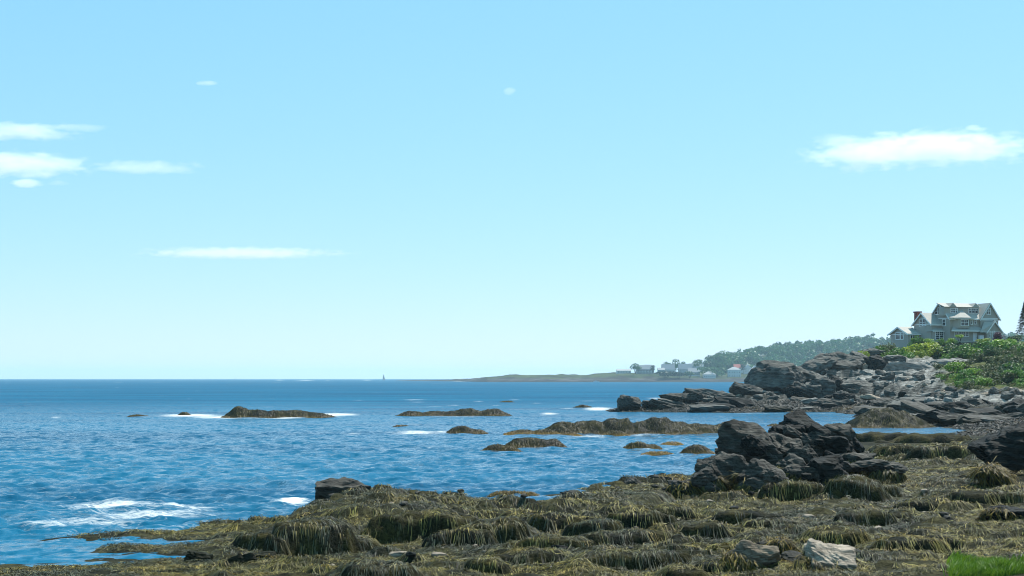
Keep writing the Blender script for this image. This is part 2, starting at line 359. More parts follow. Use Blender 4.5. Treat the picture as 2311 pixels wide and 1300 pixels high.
# quieter water in the small cove behind the front strip
Zs *= 1-.6*np.clip(sstep(1205, 1235, np.broadcast_to(spy[:, None], Zs.shape)), 0, 1)
foam = np.zeros_like(Xs); FOAM = [
 # px, py, half width px, half height px, strength
 (270,1143,160,12,1.15),(330,1163,190,13,1.05),(210,1178,130,10,.95),(110,1186,80,5,1.0),(420,1146,90,6,1.1),(40,1115,60,5,.35),(100,1105,50,4,.3),(600,1148,40,5,.5),(660,1135,40,8,1.7),
 (450,1176,90,5,.35),(560,1168,60,5,.4),(300,1190,60,4,.5),(350,1192,30,4,.8),
 (430,938,80,4,1.4),(490,942,70,4,1.3),(640,943,70,3,1.1),(755,936,60,4,1.5),(330,940,50,2,.5),(125,942,18,2.5,.9),
 (630,858,14,.9,1.3),(690,859,26,1,1.0),(828,858,16,1,1.2),(740,858.5,10,.8,.8),
 (940,977,70,6,1.1),(1000,976,30,5,1.0),(1090,972,50,4,.6),(800,978,26,2.2,.9),(905,963,36,2.5,.6),(960,962,30,2,.5),
 (1060,942,120,3,.5),(1240,934,26,4,1.1),(1190,924,90,2.5,.5),(1160,912,60,2,.4),(1080,906,16,2,.7),(1210,910,20,2,.6),(1320,916,30,3,.5),
 (1350,923,40,5,1.3),(1290,936,60,3,.4),(1120,938,30,3,.6),(1480,899,26,3,.8),(1530,897,40,3,.6),(1420,897,40,2,.4),
 (1330,986,60,4,.9),(1400,979,30,5,1.0),(1440,982,26,4,.8),(1250,985,40,3,.6),(1150,982,30,3,.6),(1100,968,60,3,.35),
 (1350,1006,16,4,.9),(1300,1003,22,3,.6),(1450,1012,50,4,.5),(1500,1006,40,3,.6),(1530,1000,40,3,.5),(1380,998,60,2.5,.4),(1250,1018,40,2.5,.4),
 (1240,1119,40,3,.6),(1215,1118,20,3.5,.7),(1340,1115,30,3,.5),(1400,1098,24,3,.3),(1340,1060,60,4,.25),(1420,1045,60,4,.25),
 (1700,933,120,2.0,.6),(1860,934,80,2.0,.6),(1600,934,70,1.8,.4),(1900,1000,20,2,.3),(2150,977,60,2,.35),
 (1040,861,26,.8,1.0),(1375,861,20,1.2,1.3),(1160,861.5,20,.8,.8),(1480,862,40,.7,.6),(1250,861.5,40,.7,.6)]
FOAM += [(600,944,110,2.2,.8),(1030,940,120,2,.7),(1430,982,200,2.6,.7),(1215,1012,70,3,.6),(1130,1021,40,2.6,.6),(1455,1017,40,2.4,.7),(1575,1027,40,2.6,.6),(250,1150,230,22,.42),(300,1170,260,16,.40),(150,1120,160,10,.3)]
for _ in range(90):
    FOAM.append((wr_.uniform(880, 1620), wr_.uniform(896, 1050), wr_.uniform(8, 40), wr_.uniform(1.0, 2.6), wr_.uniform(.35, .75)))
for _ in range(40):
    FOAM.append((wr_.uniform(-100, 1000), 862+140*wr_.uniform(0, 1)**2, wr_.uniform(8, 30), wr_.uniform(.8, 1.8), wr_.uniform(.3, .6)))
PYs = np.broadcast_to(spy[:, None], Xs.shape); PXs = Us*F+CX
for (fx, fy, hw, hh, s) in FOAM:
    m = (np.abs(PXs-fx) < hw*2.2) & (np.abs(PYs-fy) < hh*2.2)
    e = np.exp(-(((PXs[m]-fx)/hw)**2+((PYs[m]-fy)/hh)**2)*1.1)
    foam[m] = np.maximum(foam[m], s*e)
Lz = np.where((Ys > 30) & (Ys < 440) & (PXs > -700) & (PXs < 3600), base(Xs, np.clip(Ys, 30, 440)), -1)
Lz = np.maximum(Lz, np.where((Ys > 40) & (Ys < 80), ridge(Xs, np.clip(Ys, 30, 440)), -9))
foam = np.maximum(foam, .62*np.exp(-((Lz+.03)/.13)**2)*(Ys < 300)*(vn(Xs*.35, Ys*.35, 9)))
Zs = Zs + .05*foam*np.clip(1-Ys/400, 0, 1)
sr, scn = Xs.shape; si = np.arange(sr*scn).reshape(sr, scn)
sq = np.stack([si[:-1, :-1], si[:-1, 1:], si[1:, 1:], si[1:, :-1]], -1).reshape(-1, 4)
okv = (Lz < .9).ravel()
sq = sq[okv[sq].any(1)]
seame = mesh_np('sea', np.stack([Xs, Ys, Zs], -1).reshape(-1, 3), sq, None, True, {'foam': foam.ravel(), 'chop': (.42+.58*sstep(90, 420, Ys)).ravel()})
m, t, b = mat('sea_water'); M['sea'] = m
g = N(t, 'ShaderNodeNewGeometry')
acc = g.outputs['Normal']
chop = N(t, 'ShaderNodeAttribute'); chop.attribute_name = 'chop'
for scl, st, amt, dist in (((.5, .5, 1), 1.0, .65, .4), ((1.6, 1.5, 1), 1.0, .80, .3), ((6.0, 9.0, 1), 1.0, .35, 0)):
    mp = N(t, 'ShaderNodeMapping'); mp.inputs['Scale'].default_value = scl; mp.inputs['Rotation'].default_value = (0, 0, R(6+amt*60)); t.links.new(g.outputs['Position'], mp.inputs[0])
    nz = N(t, 'ShaderNodeTexNoise'); nz.noise_dimensions = '2D'; nz.inputs['Scale'].default_value = st; nz.inputs['Detail'].default_value = 2; nz.inputs['Distortion'].default_value = dist; t.links.new(mp.outputs[0], nz.inputs['Vector'])
    sb = N(t, 'ShaderNodeVectorMath', operation='SUBTRACT'); sb.inputs[1].default_value = (.5, .5, .5); t.links.new(nz.outputs['Color'], sb.inputs[0])
    ml = N(t, 'ShaderNodeVectorMath', operation='MULTIPLY'); ml.inputs[1].default_value = (amt*1.3, amt*2.4, 0); t.links.new(sb.outputs[0], ml.inputs[0])
    m3 = N(t, 'ShaderNodeVectorMath', operation='SCALE'); t.links.new(ml.outputs[0], m3.inputs[0]); t.links.new(chop.outputs['Fac'], m3.inputs['Scale'])
    a2 = N(t, 'ShaderNodeVectorMath', operation='ADD'); t.links.new(acc, a2.inputs[0]); t.links.new(m3.outputs[0], a2.inputs[1]); acc = a2.outputs[0]
nn = N(t, 'ShaderNodeVectorMath', operation='NORMALIZE'); t.links.new(acc, nn.inputs[0]); 
# broad wind patches change the body colour slightly
mp = N(t, 'ShaderNodeMapping'); mp.inputs['Scale'].default_value = (.012, .05, 1); t.links.new(g.outputs['Position'], mp.inputs[0])
nz = N(t, 'ShaderNodeTexNoise'); nz.noise_dimensions = '2D'; nz.inputs['Scale'].default_value = 1; nz.inputs['Detail'].default_value = 6; t.links.new(mp.outputs[0], nz.inputs['Vector'])
wc = N(t, 'ShaderNodeMixRGB'); wc.inputs[1].default_value = (.004, .070, .142, 1); wc.inputs[2].default_value = (.006, .110, .200, 1)
mr = N(t, 'ShaderNodeMapRange'); mr.inputs[1].default_value = .35; mr.inputs[2].default_value = .65; t.links.new(nz.outputs[0], mr.inputs[0]); t.links.new(mr.outputs[0], wc.inputs[0])
# foam
fa = N(t, 'ShaderNodeAttribute'); fa.attribute_name = 'foam'
mp = N(t, 'ShaderNodeMapping'); mp.inputs['Scale'].default_value = (.8, 2.4, 1); t.links.new(g.outputs['Position'], mp.inputs[0])
nz = N(t, 'ShaderNodeTexNoise'); nz.noise_dimensions = '2D'; nz.inputs['Scale'].default_value = 1.5; nz.inputs['Detail'].default_value = 8; nz.inputs['Roughness'].default_value = .8; nz.inputs['Distortion'].default_value = .9; t.links.new(mp.outputs[0], nz.inputs['Vector'])
ma = N(t, 'ShaderNodeMath', operation='MULTIPLY_ADD'); ma.inputs[1].default_value = .40; t.links.new(fa.outputs['Fac'], ma.inputs[0]); t.links.new(nz.outputs[0], ma.inputs[2])
fr = N(t, 'ShaderNodeMapRange'); fr.inputs[1].default_value = .70; fr.inputs[2].default_value = 1.04; t.links.new(ma.outputs[0], fr.inputs[0])
fm = N(t, 'ShaderNodeMixRGB'); fm.inputs[2].default_value = (.72, .73, .70, 1); t.links.new(wc.outputs[0], fm.inputs[1]); t.links.new(fr.outputs[0], fm.inputs[0])
t.nodes.remove(b)
df = N(t, 'ShaderNodeBsdfDiffuse'); t.links.new(fm.outputs[0], df.inputs[0]); t.links.new(nn.outputs[0], df.inputs['Normal'])
gs_ = N(t, 'ShaderNodeBsdfGlossy'); gs_.inputs['Roughness'].default_value = .16; t.links.new(nn.outputs[0], gs_.inputs['Normal'])
fre = N(t, 'ShaderNodeFresnel'); fre.inputs[0].default_value = 1.333; t.links.new(nn.outputs[0], fre.inputs['Normal'])
kr = N(t, 'ShaderNodeMapRange'); kr.inputs[1].default_value = .42; kr.inputs[2].default_value = 1; kr.inputs[3].default_value = .92; kr.inputs[4].default_value = .24; t.links.new(chop.outputs['Fac'], kr.inputs[0])
k1 = N(t, 'ShaderNodeMath', operation='MULTIPLY'); t.links.new(kr.outputs[0], k1.inputs[1]); t.links.new(fre.outputs[0], k1.inputs[0])
k2 = N(t, 'ShaderNodeMath', operation='SUBTRACT'); k2.inputs[0].default_value = 1; t.links.new(fr.outputs[0], k2.inputs[1])
k3 = N(t, 'ShaderNodeMath', operation='MULTIPLY'); t.links.new(k1.outputs[0], k3.inputs[0]); t.links.new(k2.outputs[0], k3.inputs[1])
ms = N(t, 'ShaderNodeMixShader'); t.links.new(k3.outputs[0], ms.inputs[0]); t.links.new(df.outputs[0], ms.inputs[1]); t.links.new(gs_.outputs[0], ms.inputs[2]); t.links.new(ms.outputs[0], t.nodes['Material Output'].inputs[0])
tag(link('sea', seame, m), kind='structure')

# ================================================================== ROCKS
_ico = {}
def ico(n):
    if n not in _ico:
        bm = bmesh.new(); bmesh.ops.create_icosphere(bm, subdivisions=n, radius=1.0)
        V = np.array([v.co[:] for v in bm.verts]); Fc = np.array([[v.index for v in f.verts] for f in bm.faces]); bm.free(); _ico[n] = (V, Fc)
    return _ico[n]
BED = np.array([.36, -.22, .90]); BED /= np.linalg.norm(BED)
def rock_v(seed, sub, size, planes=16, strata=.10, freq=6.0, rough=.085, blocky=.55, bed=BED):
    """angular, bedded block: a random polyhedron with stepped bedding ledges; size = half extents in metres"""
    r = np.random.default_rng(seed); D, Fc = ico(sub)
    nrm = r.normal(size=(planes, 3)); nrm /= np.linalg.norm(nrm, axis=1)[:, None]; dd = r.uniform(.68, 1.0, planes)
    ax = np.eye(3); q_ = np.linalg.qr(r.normal(size=(3, 3))*.22+np.eye(3))[0]; q_ *= np.sign(np.diag(q_))
    bx = np.concatenate([q_, -q_])*1.0; bd = r.uniform(blocky+.15, blocky+.4, 6)
    nrm = np.concatenate([nrm, bx]); dd = np.concatenate([dd, bd])
    c = D @ nrm.T; rad = np.where(c > .02, dd/np.maximum(c, .02), 9).min(1)
    Pn = D*rad[:, None]
    size = np.array(size, float); Pm = Pn*size; k = size.min()
    Pm = Pm+D*(rough*k*2*fbm3(Pm/k*1.3+seed*3.7, 4, seed))[:, None]
    s = (Pm @ bed)/k*freq*.5+.5*fbm3(Pm/k*.9+seed, 2, seed+4)
    tt = s-np.floor(s)
    hz = D-np.outer(D @ bed, bed)
    Pm = Pm+hz*((tt-.5)*strata*k*2)[:, None]
    return Pm, Fc
def rock_mesh(seed, sub, size, **kw):
    V, Fc = rock_v(seed, sub, size, **kw); return mesh_np('rock', V, Fc)
def rock_at(name, px, py0, py1, wpx, d, seed, m, sub=4, depth=1.0, parent=None, rz=0.0, tilt=0.0, **kw):
    """rock whose outline spans py0..py1 (top, base) and wpx pixels, standing d metres away"""
    k = mpp(d); w_, h_ = wpx*k, (py1-py0)*k
    c = P(px, (py0+py1)/2, d)
    me = rock_mesh(seed, sub, (w_*.57, w_*.5*depth, h_*.55), **kw)
    o = link(name, me, m); o.location = c; o.rotation_euler = (0, tilt, rz)
    if parent is not None:
        o.parent = parent; o.location = c-parent.location
    return o

# ---- outcrop of black slate in the middle distance (thing > rock blocks)
oc = empty('rock_outcrop', P(1740, 1105, 63)); tag(oc, 'jagged black slate outcrop of tilted slabs rising from the weed beside the water', 'rock')
for (px, a, bq, wd, d, sd_, mt, sub, kw) in (
    (1685, 968, 1115, 150, 65.5, 11, 'slate', 5, dict(depth=.9, tilt=.05, planes=26, blocky=.7)),
    (1822, 944, 1085, 178, 70, 112, 'slate_dark', 5, dict(depth=.8, tilt=.1, planes=34, blocky=.85, rough=.11)),
    (1775, 950, 1040, 90, 69, 113, 'slate_dark', 4, dict(depth=.8, tilt=-.3, planes=20)),
    (1880, 958, 1050, 90, 70.5, 114, 'slate_dark', 4, dict(depth=.8, tilt=.4, planes=20)),
    (1770, 990, 1112, 150, 66.5, 13, 'slate', 5, dict(depth=.8, tilt=.35, strata=.10, freq=7)),
    (1632, 1022, 1120, 132, 62.5, 14, 'slate', 5, dict(depth=.8, tilt=.05, strata=.05)),
    (1720, 1040, 1122, 100, 61.5, 15, 'slate', 4, dict(depth=.8, tilt=.4)),
    (1872, 1020, 1120, 92, 63.0, 16, 'slate_dark', 4, dict(depth=.8, tilt=-.25)),
    (1850, 975, 1060, 110, 67.5, 17, 'slate', 4, dict(depth=.7, tilt=.5, strata=.12)),
    (1905, 975, 1050, 90, 71, 18, 'slate_dark', 4, dict(depth=.8, tilt=.45)),
    (1925, 1022, 1052, 96, 66, 19, 'slate', 4, dict(depth=.5, tilt=-.12, strata=.16, freq=4)),
    (1960, 1038, 1066, 110, 64.5, 20, 'slate', 4, dict(depth=.5, tilt=-.05, strata=.16, freq=4)),
    (2010, 1046, 1074, 90, 64.5, 21, 'slate', 4, dict(depth=.6, tilt=.05, strata=.14, freq=4)),
    (1795, 1006, 1040, 30, 64.6, 22, 'slate', 3, dict(depth=.5, tilt=.7)),
    (1830, 1052, 1080, 44, 62.8, 23, 'slate', 3, dict(depth=.7, tilt=.2)),
    (1702, 985, 1030, 56, 64.0, 24, 'slate_dark', 4, dict(depth=.6, tilt=.3)),
    (1760, 962, 1000, 60, 68.5, 25, 'slate_dark', 4, dict(depth=.7, tilt=.2)),
    (1600, 1040, 1100, 50, 62, 26, 'slate', 4, dict(depth=.8, tilt=-.3)),
    (1590, 1058, 1112, 60, 61.5, 27, 'slate', 4, dict(depth=.8, tilt=-.35)),
    (1745, 1062, 1118, 60, 60.8, 28, 'slate', 4, dict(depth=.7, tilt=.45, strata=.12))):
    rock_at('slab', px, a, bq, wd, d, sd_, M[mt], sub, parent=oc, **kw)
orr = np.random.default_rng(88)
for i in range(34):
    px = orr.uniform(1590, 1930); t_ = (px-1590)/340
    top = np.interp(px, [1590, 1640, 1700, 1760, 1820, 1880, 1930], [1050, 985, 968, 955, 940, 955, 1000]); py = orr.uniform(top+14, 1104); wd = orr.uniform(22, 62); d = 70.5-(py-top)/(1110-top)*9.5-orr.uniform(.3, 1.0)
    rock_at('slab', px, py-wd*orr.uniform(.25, .45), py+wd*.3, wd, d, 300+i, M[('slate', 'slate', 'slate_dark')[i % 3]], 3, parent=oc, depth=.8, tilt=orr.uniform(-.1, .6), rz=orr.uniform(-.6, .6), planes=8, blocky=.6, strata=.14, freq=5)
def drape(o, n, lo, hi, r_seed, L=.35, wd=.03, c0=(.05, .045, .014), c1=(.19, .13, .022)):
    """weed hanging on the sides of a rock between two fractions of its height"""
    r = np.random.default_rng(r_seed); me = o.data; V = np.empty(len(me.vertices)*3); me.vertices.foreach_get('co', V); V = V.reshape(-1, 3)
    T = np.empty(len(me.polygons)*3, int); me.loops.foreach_get('vertex_index', T); T = T.reshape(-1, 3)
    A, B, Cc = V[T[:, 0]], V[T[:, 1]], V[T[:, 2]]; nr_ = np.cross(B-A, Cc-A); ar = np.linalg.norm(nr_, axis=1); nr_ = nr_/np.maximum(ar, 1e-9)[:, None]
    z_ = (A+B+Cc)[:, 2]/3; z0_, z1_ = V[:, 2].min(), V[:, 2].max(); f = (z_-z0_)/(z1_-z0_)
    wgt = ar*((f > lo) & (f < hi+.12*np.sin(A[:, 0]*3.1+r_seed)) & (nr_[:, 2] > -.35))
    if wgt.sum() <= 0: return
    ti = r.choice(len(T), n, p=wgt/wgt.sum()); u_, v_ = r.uniform(0, 1, n), r.uniform(0, 1, n); fl = u_+v_ > 1; u_[fl], v_[fl] = 1-u_[fl], 1-v_[fl]
    p0 = A[ti]+(B-A)[ti]*u_[:, None]+(Cc-A)[ti]*v_[:, None]; nn = nr_[ti]
    dn = np.array((0, 0, -1.0))-nn*(-nn[:, 2:3]); dn = dn/np.maximum(np.linalg.norm(dn, axis=1), .2)[:, None]+r.normal(0, .3, (n, 3)); sd_ = np.cross(dn, nn); sd_ /= np.maximum(np.linalg.norm(sd_, axis=1), 1e-3)[:, None]
    ll = (L*r.uniform(.4, 1.2, n))[:, None]; ww = (wd*r.uniform(.5, 1.2, n))[:, None]
    Vv = np.empty((n, 8, 3))
    for k, (t, hw_, of) in enumerate(((0, .4, .0), (.35, 1, .05), (.7, .9, .045), (1, .3, .02))):
        c = p0+dn*ll*t+nn*of*(1+r.uniform(0, 1, (n, 1))); c[:, 2] -= .06*t*ll[:, 0]
        Vv[:, 2*k] = c-sd_*ww*hw_*.5; Vv[:, 2*k+1] = c+sd_*ww*hw_*.5
    b0 = (np.arange(n)*8)[:, None]; Fq = np.concatenate([b0+np.array([[2*k, 2*k+1, 2*k+3, 2*k+2]]) for k in range(3)], 1).reshape(-1, 4)
    h_ = r.uniform(0, 1, n)[:, None]; C = (np.array(c0)*(1-h_)+np.array(c1)*h_)*np.exp(r.normal(0, .3, (n, 1)))
    s = link('seaweed', mesh_np('seaweed', Vv.reshape(-1, 3), Fq, np.repeat(C, 8, 0), True), M['weed'], o); tag(s, kind='stuff')
for ch_ in list(oc.children):
    zt_ = ch_.location.z+oc.location.z-ch_.dimensions.z*.5
    if zt_ < 1.4 and ch_.dimensions.z > .7: drape_list = globals().setdefault('DL', []); drape_list.append(ch_)
DRAPED = {35: (1500, 0, .62), 36: (900, 0, .5), 37: (900, .0, .8), 38: (900, 0, .9), 40: (900, 0, .7), 34: (900, .2, 1.0), 45: (500, 0, .7), 44: (200, 0, .4), 43: (200, 0, .4), 50: (300, 0, .5), 51: (400, .2, .95), 52: (500, 0, .8), 31: (250, 0, .3), 33: (500, 0, .25)}
def thing_rock(name, label, *a, cat='rock', group=None, **kw):
    o = tag(rock_at(name, *a, **kw), label, cat, group)
    if a[5] in DRAPED: n_, lo_, hi_ = DRAPED[a[5]]; drape(o, n_, lo_, hi_, a[5], .32*a[4]/40, .028*a[4]/40)
    return o
for i_, ch_ in enumerate(globals().get('DL', [])): drape(ch_, 500, 0, .42, 600+i_, .45, .045, (.03, .032, .016), (.13, .10, .022))
thing_rock('boulder', 'squared dark grey boulder perched on the seaward edge of the weedy ridge', 771, 1078, 1142, 104, 59, 31, M['slate'], sub=5, depth=.8, planes=4, blocky=.66, strata=.05)
thing_rock('ledge', 'low pale stone ledge beside the squared boulder on the ridge', 862, 1101, 1120, 96, 59.5, 32, M['granite'], sub=4, depth=.6, strata=.12)
thing_rock('rock', 'massive black rock face cut by the frame beside the tidal flat', 2300, 962, 1062, 190, 67, 33, M['slate_dark'], sub=5, depth=.9, tilt=-.35, planes=9)
thing_rock('boulder', 'weed-draped round boulder at the foot of the massive black rock', 2232, 1050, 1084, 76, 62.5, 34, M['slate'], sub=4, depth=.9, rough=.08)
thing_rock('boulder', 'grey layered boulder with golden weed on its front among the fringe of pale stones', 1692, 1232, 1318, 128, 39.0, 35, M['granite_warm'], sub=5, depth=.8, planes=9, blocky=.6, strata=.08)
thing_rock('boulder', 'pale peaked granite boulder beside the layered boulder', 1874, 1236, 1326, 116, 38.4, 36, M['granite'], sub=5, depth=.8, planes=10, tilt=.25)
thing_rock('boulder', 'dark weedy boulder between the layered boulder and the pale peaked one', 1796, 1246, 1312, 90, 39.2, 37, M['slate'], sub=4, depth=.8)
thing_rock('boulder', 'dark boulder crusted with golden weed behind the layered boulder', 1752, 1214, 1276, 94, 41.3, 38, M['slate'], sub=4, depth=.8)
thing_rock('stone', 'flat pale stone at the edge of the green grass', 2112, 1283, 1306, 64, 38.2, 39, M['granite'], sub=4, depth=.8, strata=.1)
thing_rock('boulder', 'long dark boulder with an undercut front and a grey flat top on the flat', 2262, 1146, 1190, 118, 48.5, 40, M['slate_dark'], sub=5, depth=.6, rough=.08, strata=.1)
thing_rock('slab', 'thin grey tilted slab lying on the weed like a plank', 1991, 1236, 1250, 62, 42.5, 41, M['slate'], sub=4, depth=.35, tilt=.16, strata=.1)
thing_rock('stone', 'flat orange-brown stone beside the thin grey slab', 2012, 1245, 1255, 26, 42, 42, M['stone_brown'], sub=3, depth=.8)
thing_rock('block', 'squared dark block standing alone in the weed by the cove', 447, 1246, 1278, 56, 43.8, 43, M['slate'], sub=4, depth=.7, planes=6, blocky=.68)
thing_rock('slab', 'tilted dark slab propped beside a flat-topped block by the cove', 540, 1254, 1290, 78, 43, 44, M['slate'], sub=4, depth=.5, tilt=-.22, planes=7, blocky=.62)
thing_rock('block', 'flat-topped block with hanging golden weed beside the tilted slab', 598, 1247, 1282, 64, 43.6, 45, M['slate'], sub=4, depth=.7, planes=6, blocky=.66)
thing_rock('slab', 'pale slab lying in the weed below the ridge', 1388, 1289, 1302, 52, 40, 46, M['granite'], sub=3, depth=.5, strata=.1)
thing_rock('slab', 'small buff slab lying left of a pale slab in the weed', 1285, 1285, 1297, 40, 40.2, 47, M['stone_brown'], sub=3, depth=.5, strata=.1)
thing_rock('stone', 'pale wedge of stone on top of the golden weed mound', 905, 1243, 1258, 44, 43.4, 48, M['granite'], sub=3, depth=.6)
thing_rock('stone', 'small round buff stone below the dark overhang of the ridge', 998, 1212, 1230, 24, 47.4, 49, M['stone_brown'], sub=3)
thing_rock('boulder', 'grey angular boulder on the shore between the ridge and the outcrop', 1440, 1082, 1118, 74, 65, 50, M['slate'], sub=4, depth=.8, tilt=.3)
thing_rock('boulder', 'yellow-crusted boulder next to the grey angular boulder', 1490, 1074, 1106, 84, 67, 51, M['slate'], sub=4, depth=.8)
thing_rock('boulder', 'dark boulder leaning against the left foot of the outcrop', 1548, 1080, 1126, 88, 62, 52, M['slate'], sub=4, depth=.8)
thing_rock('rock', 'small pointed rock at the water behind the ridge', 1288, 1106, 1132, 46, 61.5, 53, M['slate'], sub=4)
for i in range(150):
    pr = rng.uniform(650, 2330); dd_ = math.exp(rng.uniform(math.log(39), math.log(64)))
    x, y = (pr-CX)/F*dd_, dd_
    if gz(x, y) < .2: continue
    if i == 0 or 'PEB' not in globals():
        PEB = [rock_mesh(900+k, 2, (1, .8, .55), strata=.1) for k in range(6)]
        for k, me in enumerate(PEB): me.materials.append(M[('granite', 'slate', 'slate', 'stone_brown', 'slate_dark', 'granite')[k]])
    k = int(rng.integers(6)); s = rng.uniform(.05, .2) if k not in (0, 5) else rng.uniform(.04, .12)
    o = link('stone', PEB[k]); o.location = (x, y, gz(x, y)+s*.35); o.scale = (s*rng.uniform(.9, 1.8), s, s); o.rotation_euler = (0, 0, rng.uniform(0, 6.28))
    cn = ('pale', 'grey', 'grey', 'buff', 'black', 'pale')[k]; sz = 'tiny' if s < .07 else ('small' if s < .12 else 'knee-high')
    wh = 'on top of the weedy ridge' if (y > 50 and pr < 1520) else ('on the weed in front of the ridge' if pr < 1520 else ('on the weed at the foot of the outcrop' if y > 50 else ('on the weed among the large boulders' if pr < 1950 else 'on the weed near the green grass')))
    tag(o, sz+' '+cn+' loose stone lying '+wh, 'stone', cn+' stones on the weed')

# ---- headland crags
hc = [
 ('crag', 'tall black crag with a sheer face at the seaward end of the headland', 1758, 822, 888, 128, 271, 61, 'slate_far', 5, dict(depth=.9, tilt=.12, planes=7, blocky=.62, strata=.06, freq=9)),
 ('rock', 'small knob of rock balanced on top of the tall black crag', 1762, 818, 830, 18, 275, 62, 'slate_far', 3, dict()),
 ('rock', 'broken grey shoulder of rock sloping down right of the tall black crag', 1822, 832, 884, 110, 276, 63, 'slate_far', 5, dict(depth=.8, tilt=.3, strata=.08, freq=8)),
 ('crag', 'dark jagged crag with a long slanting left edge below the wooded hill', 1842, 806, 856, 84, 303, 64, 'slate_far', 5, dict(tilt=-.5, strata=.09, freq=8)),
 ('crag', 'broad dark crag with a rounded top below the wooded hill', 1894, 795, 848, 110, 304, 65, 'slate_far', 5, dict(depth=.8, tilt=.15, strata=.08, freq=8)),
 ('crag', 'dark crag beside the orange boulder under the shrubs', 1937, 798, 842, 56, 306, 66, 'slate_far', 4, dict(tilt=.2)),
 ('boulder', 'orange-brown boulder wedged between two dark crags', 1951, 818, 838, 18, 303, 67, 'stone_brown', 3, dict(tilt=-.3)),
 ('crag', 'squat black crag with a pointed top below the left end of the house', 1975, 800, 840, 46, 304, 68, 'slate_dark', 4, dict(planes=8)),
 ('crag', 'fractured rock bank under the yellow-green shrubs', 2022, 800, 836, 60, 308, 69, 'slate_far', 4, dict(tilt=.1, strata=.1)),
 ('rock', 'weathered rock ledge on the skyline left of the grey house', 1966, 786, 806, 56, 317, 70, 'slate_far', 4, dict(strata=.12)),
 ('rock', 'peaked dark rock standing at the tip of the headland reef', 1421, 890, 928, 58, 249, 71, 'slate', 5, dict(tilt=.2, strata=.08)),
 ('rock', 'rounded dark rock behind the peaked rock at the reef tip', 1462, 902, 928, 34, 252, 72, 'slate', 4, dict()),
 ('rock', 'low sloping rock in front of the tall black crag', 1680, 868, 892, 80, 264, 73, 'slate_far', 4, dict(depth=.7, tilt=.15, strata=.1)),
 ('rock', 'weedy hump of rock at the left foot of the headland', 1530, 888, 908, 74, 259, 74, 'slate', 4, dict(depth=.8)),
 ('rock', 'long grey sloping rock between reef tip and crag', 1600, 880, 906, 110, 261, 75, 'slate_far', 4, dict(depth=.7, tilt=.12, strata=.1)),
 ('boulder', 'black cleft boulder in the middle of the headland slope', 1795, 872, 898, 44, 258, 76, 'slate_dark', 4, dict()),
 ('boulder', 'steep pyramidal boulder leaning on the headland slope', 1830, 862, 902, 46, 258, 77, 'slate_far', 4, dict()),
 ('boulder', 'tall split boulder in the middle of the headland slope', 1856, 848, 905, 52, 259, 78, 'slate_far', 4, dict(planes=8)),
 ('boulder', 'dark leaning block with a shadowed left side on the headland slope', 1890, 850, 892, 48, 264, 79, 'slate_dark', 4, dict(tilt=.2)),
 ('boulder', 'wide grey boulder with a flat lit top on the headland slope', 1932, 858, 888, 74, 264, 80, 'slate_far', 4, dict(depth=.8, planes=8)),
 ('boulder', 'low black overhanging rock above the weed of the headland', 1905, 886, 908, 52, 250, 81, 'slate_dark', 4, dict()),
 ('slab', 'flat pale slab lying in the rubble of the headland', 1962, 890, 903, 44, 247, 82, 'granite', 3, dict(depth=.7)),
 ('boulder', 'dark triangular boulder in the rubble below the pale ledge', 2080, 893, 910, 22, 232, 83, 'slate_dark', 3, dict(planes=7)),
 ('boulder', 'upright pale pointed stone below the dark shrubs', 2182, 876, 890, 12, 236, 84, 'stone_brown', 3, dict()),
 ('boulder', 'small upright cream stone below the dark shrubs', 2212, 880, 891, 9, 236, 85, 'granite', 3, dict()),
 ('boulder', 'round brown-topped boulder in the rubble below the shrubs', 2130, 879, 892, 16, 238, 86, 'stone_brown', 3, dict()),
 ('ledge', 'broad pale grey ledge of folded rock below the house shrubs', 2075, 818, 868, 150, 289, 87, 'ledge', 5, dict(depth=.45, tilt=.12, strata=.07, freq=9, rough=.06)),
 ('ledge', 'pale rock shelf bordered by bare earth under the hedge', 2140, 808, 838, 130, 303, 88, 'ledge', 5, dict(depth=.35, tilt=-.05, strata=.07, freq=8)),
 ('ledge', 'sloping pale ledge running down to the rubble', 2010, 838, 872, 120, 284, 89, 'ledge', 5, dict(depth=.45, tilt=-.12, strata=.08, freq=9)),
 ('boulder', 'large pale slanting slab at the edge of the shrubs', 2296, 878, 898, 66, 228, 90, 'granite', 4, dict(depth=.6, tilt=.25, strata=.1)),
 ('slab', 'long pale grey slab among the stones below the shrubs', 2245, 886, 899, 60, 228, 91, 'granite', 4, dict(depth=.5, tilt=.1, strata=.1)),
 ('rock', 'long black rock lying across the weed of the far flat', 2150, 907, 932, 80, 203, 92, 'slate_dark', 4, dict(depth=.6, tilt=-.1)),
 ('rock', 'dark tilted rock on the far flat cut by the frame', 2290, 905, 940, 70, 200, 93, 'slate_dark', 4, dict(depth=.6, tilt=-.4)),
]
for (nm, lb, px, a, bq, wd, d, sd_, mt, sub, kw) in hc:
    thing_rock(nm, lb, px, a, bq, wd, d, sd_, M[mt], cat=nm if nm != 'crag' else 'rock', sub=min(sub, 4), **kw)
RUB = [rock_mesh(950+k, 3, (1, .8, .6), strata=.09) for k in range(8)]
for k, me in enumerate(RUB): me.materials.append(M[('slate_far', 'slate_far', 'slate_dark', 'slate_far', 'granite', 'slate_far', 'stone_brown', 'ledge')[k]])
rl = ['dark grey', 'dark grey', 'black', 'dark grey', 'pale', 'dark grey', 'brown', 'light grey']
nrub = 0
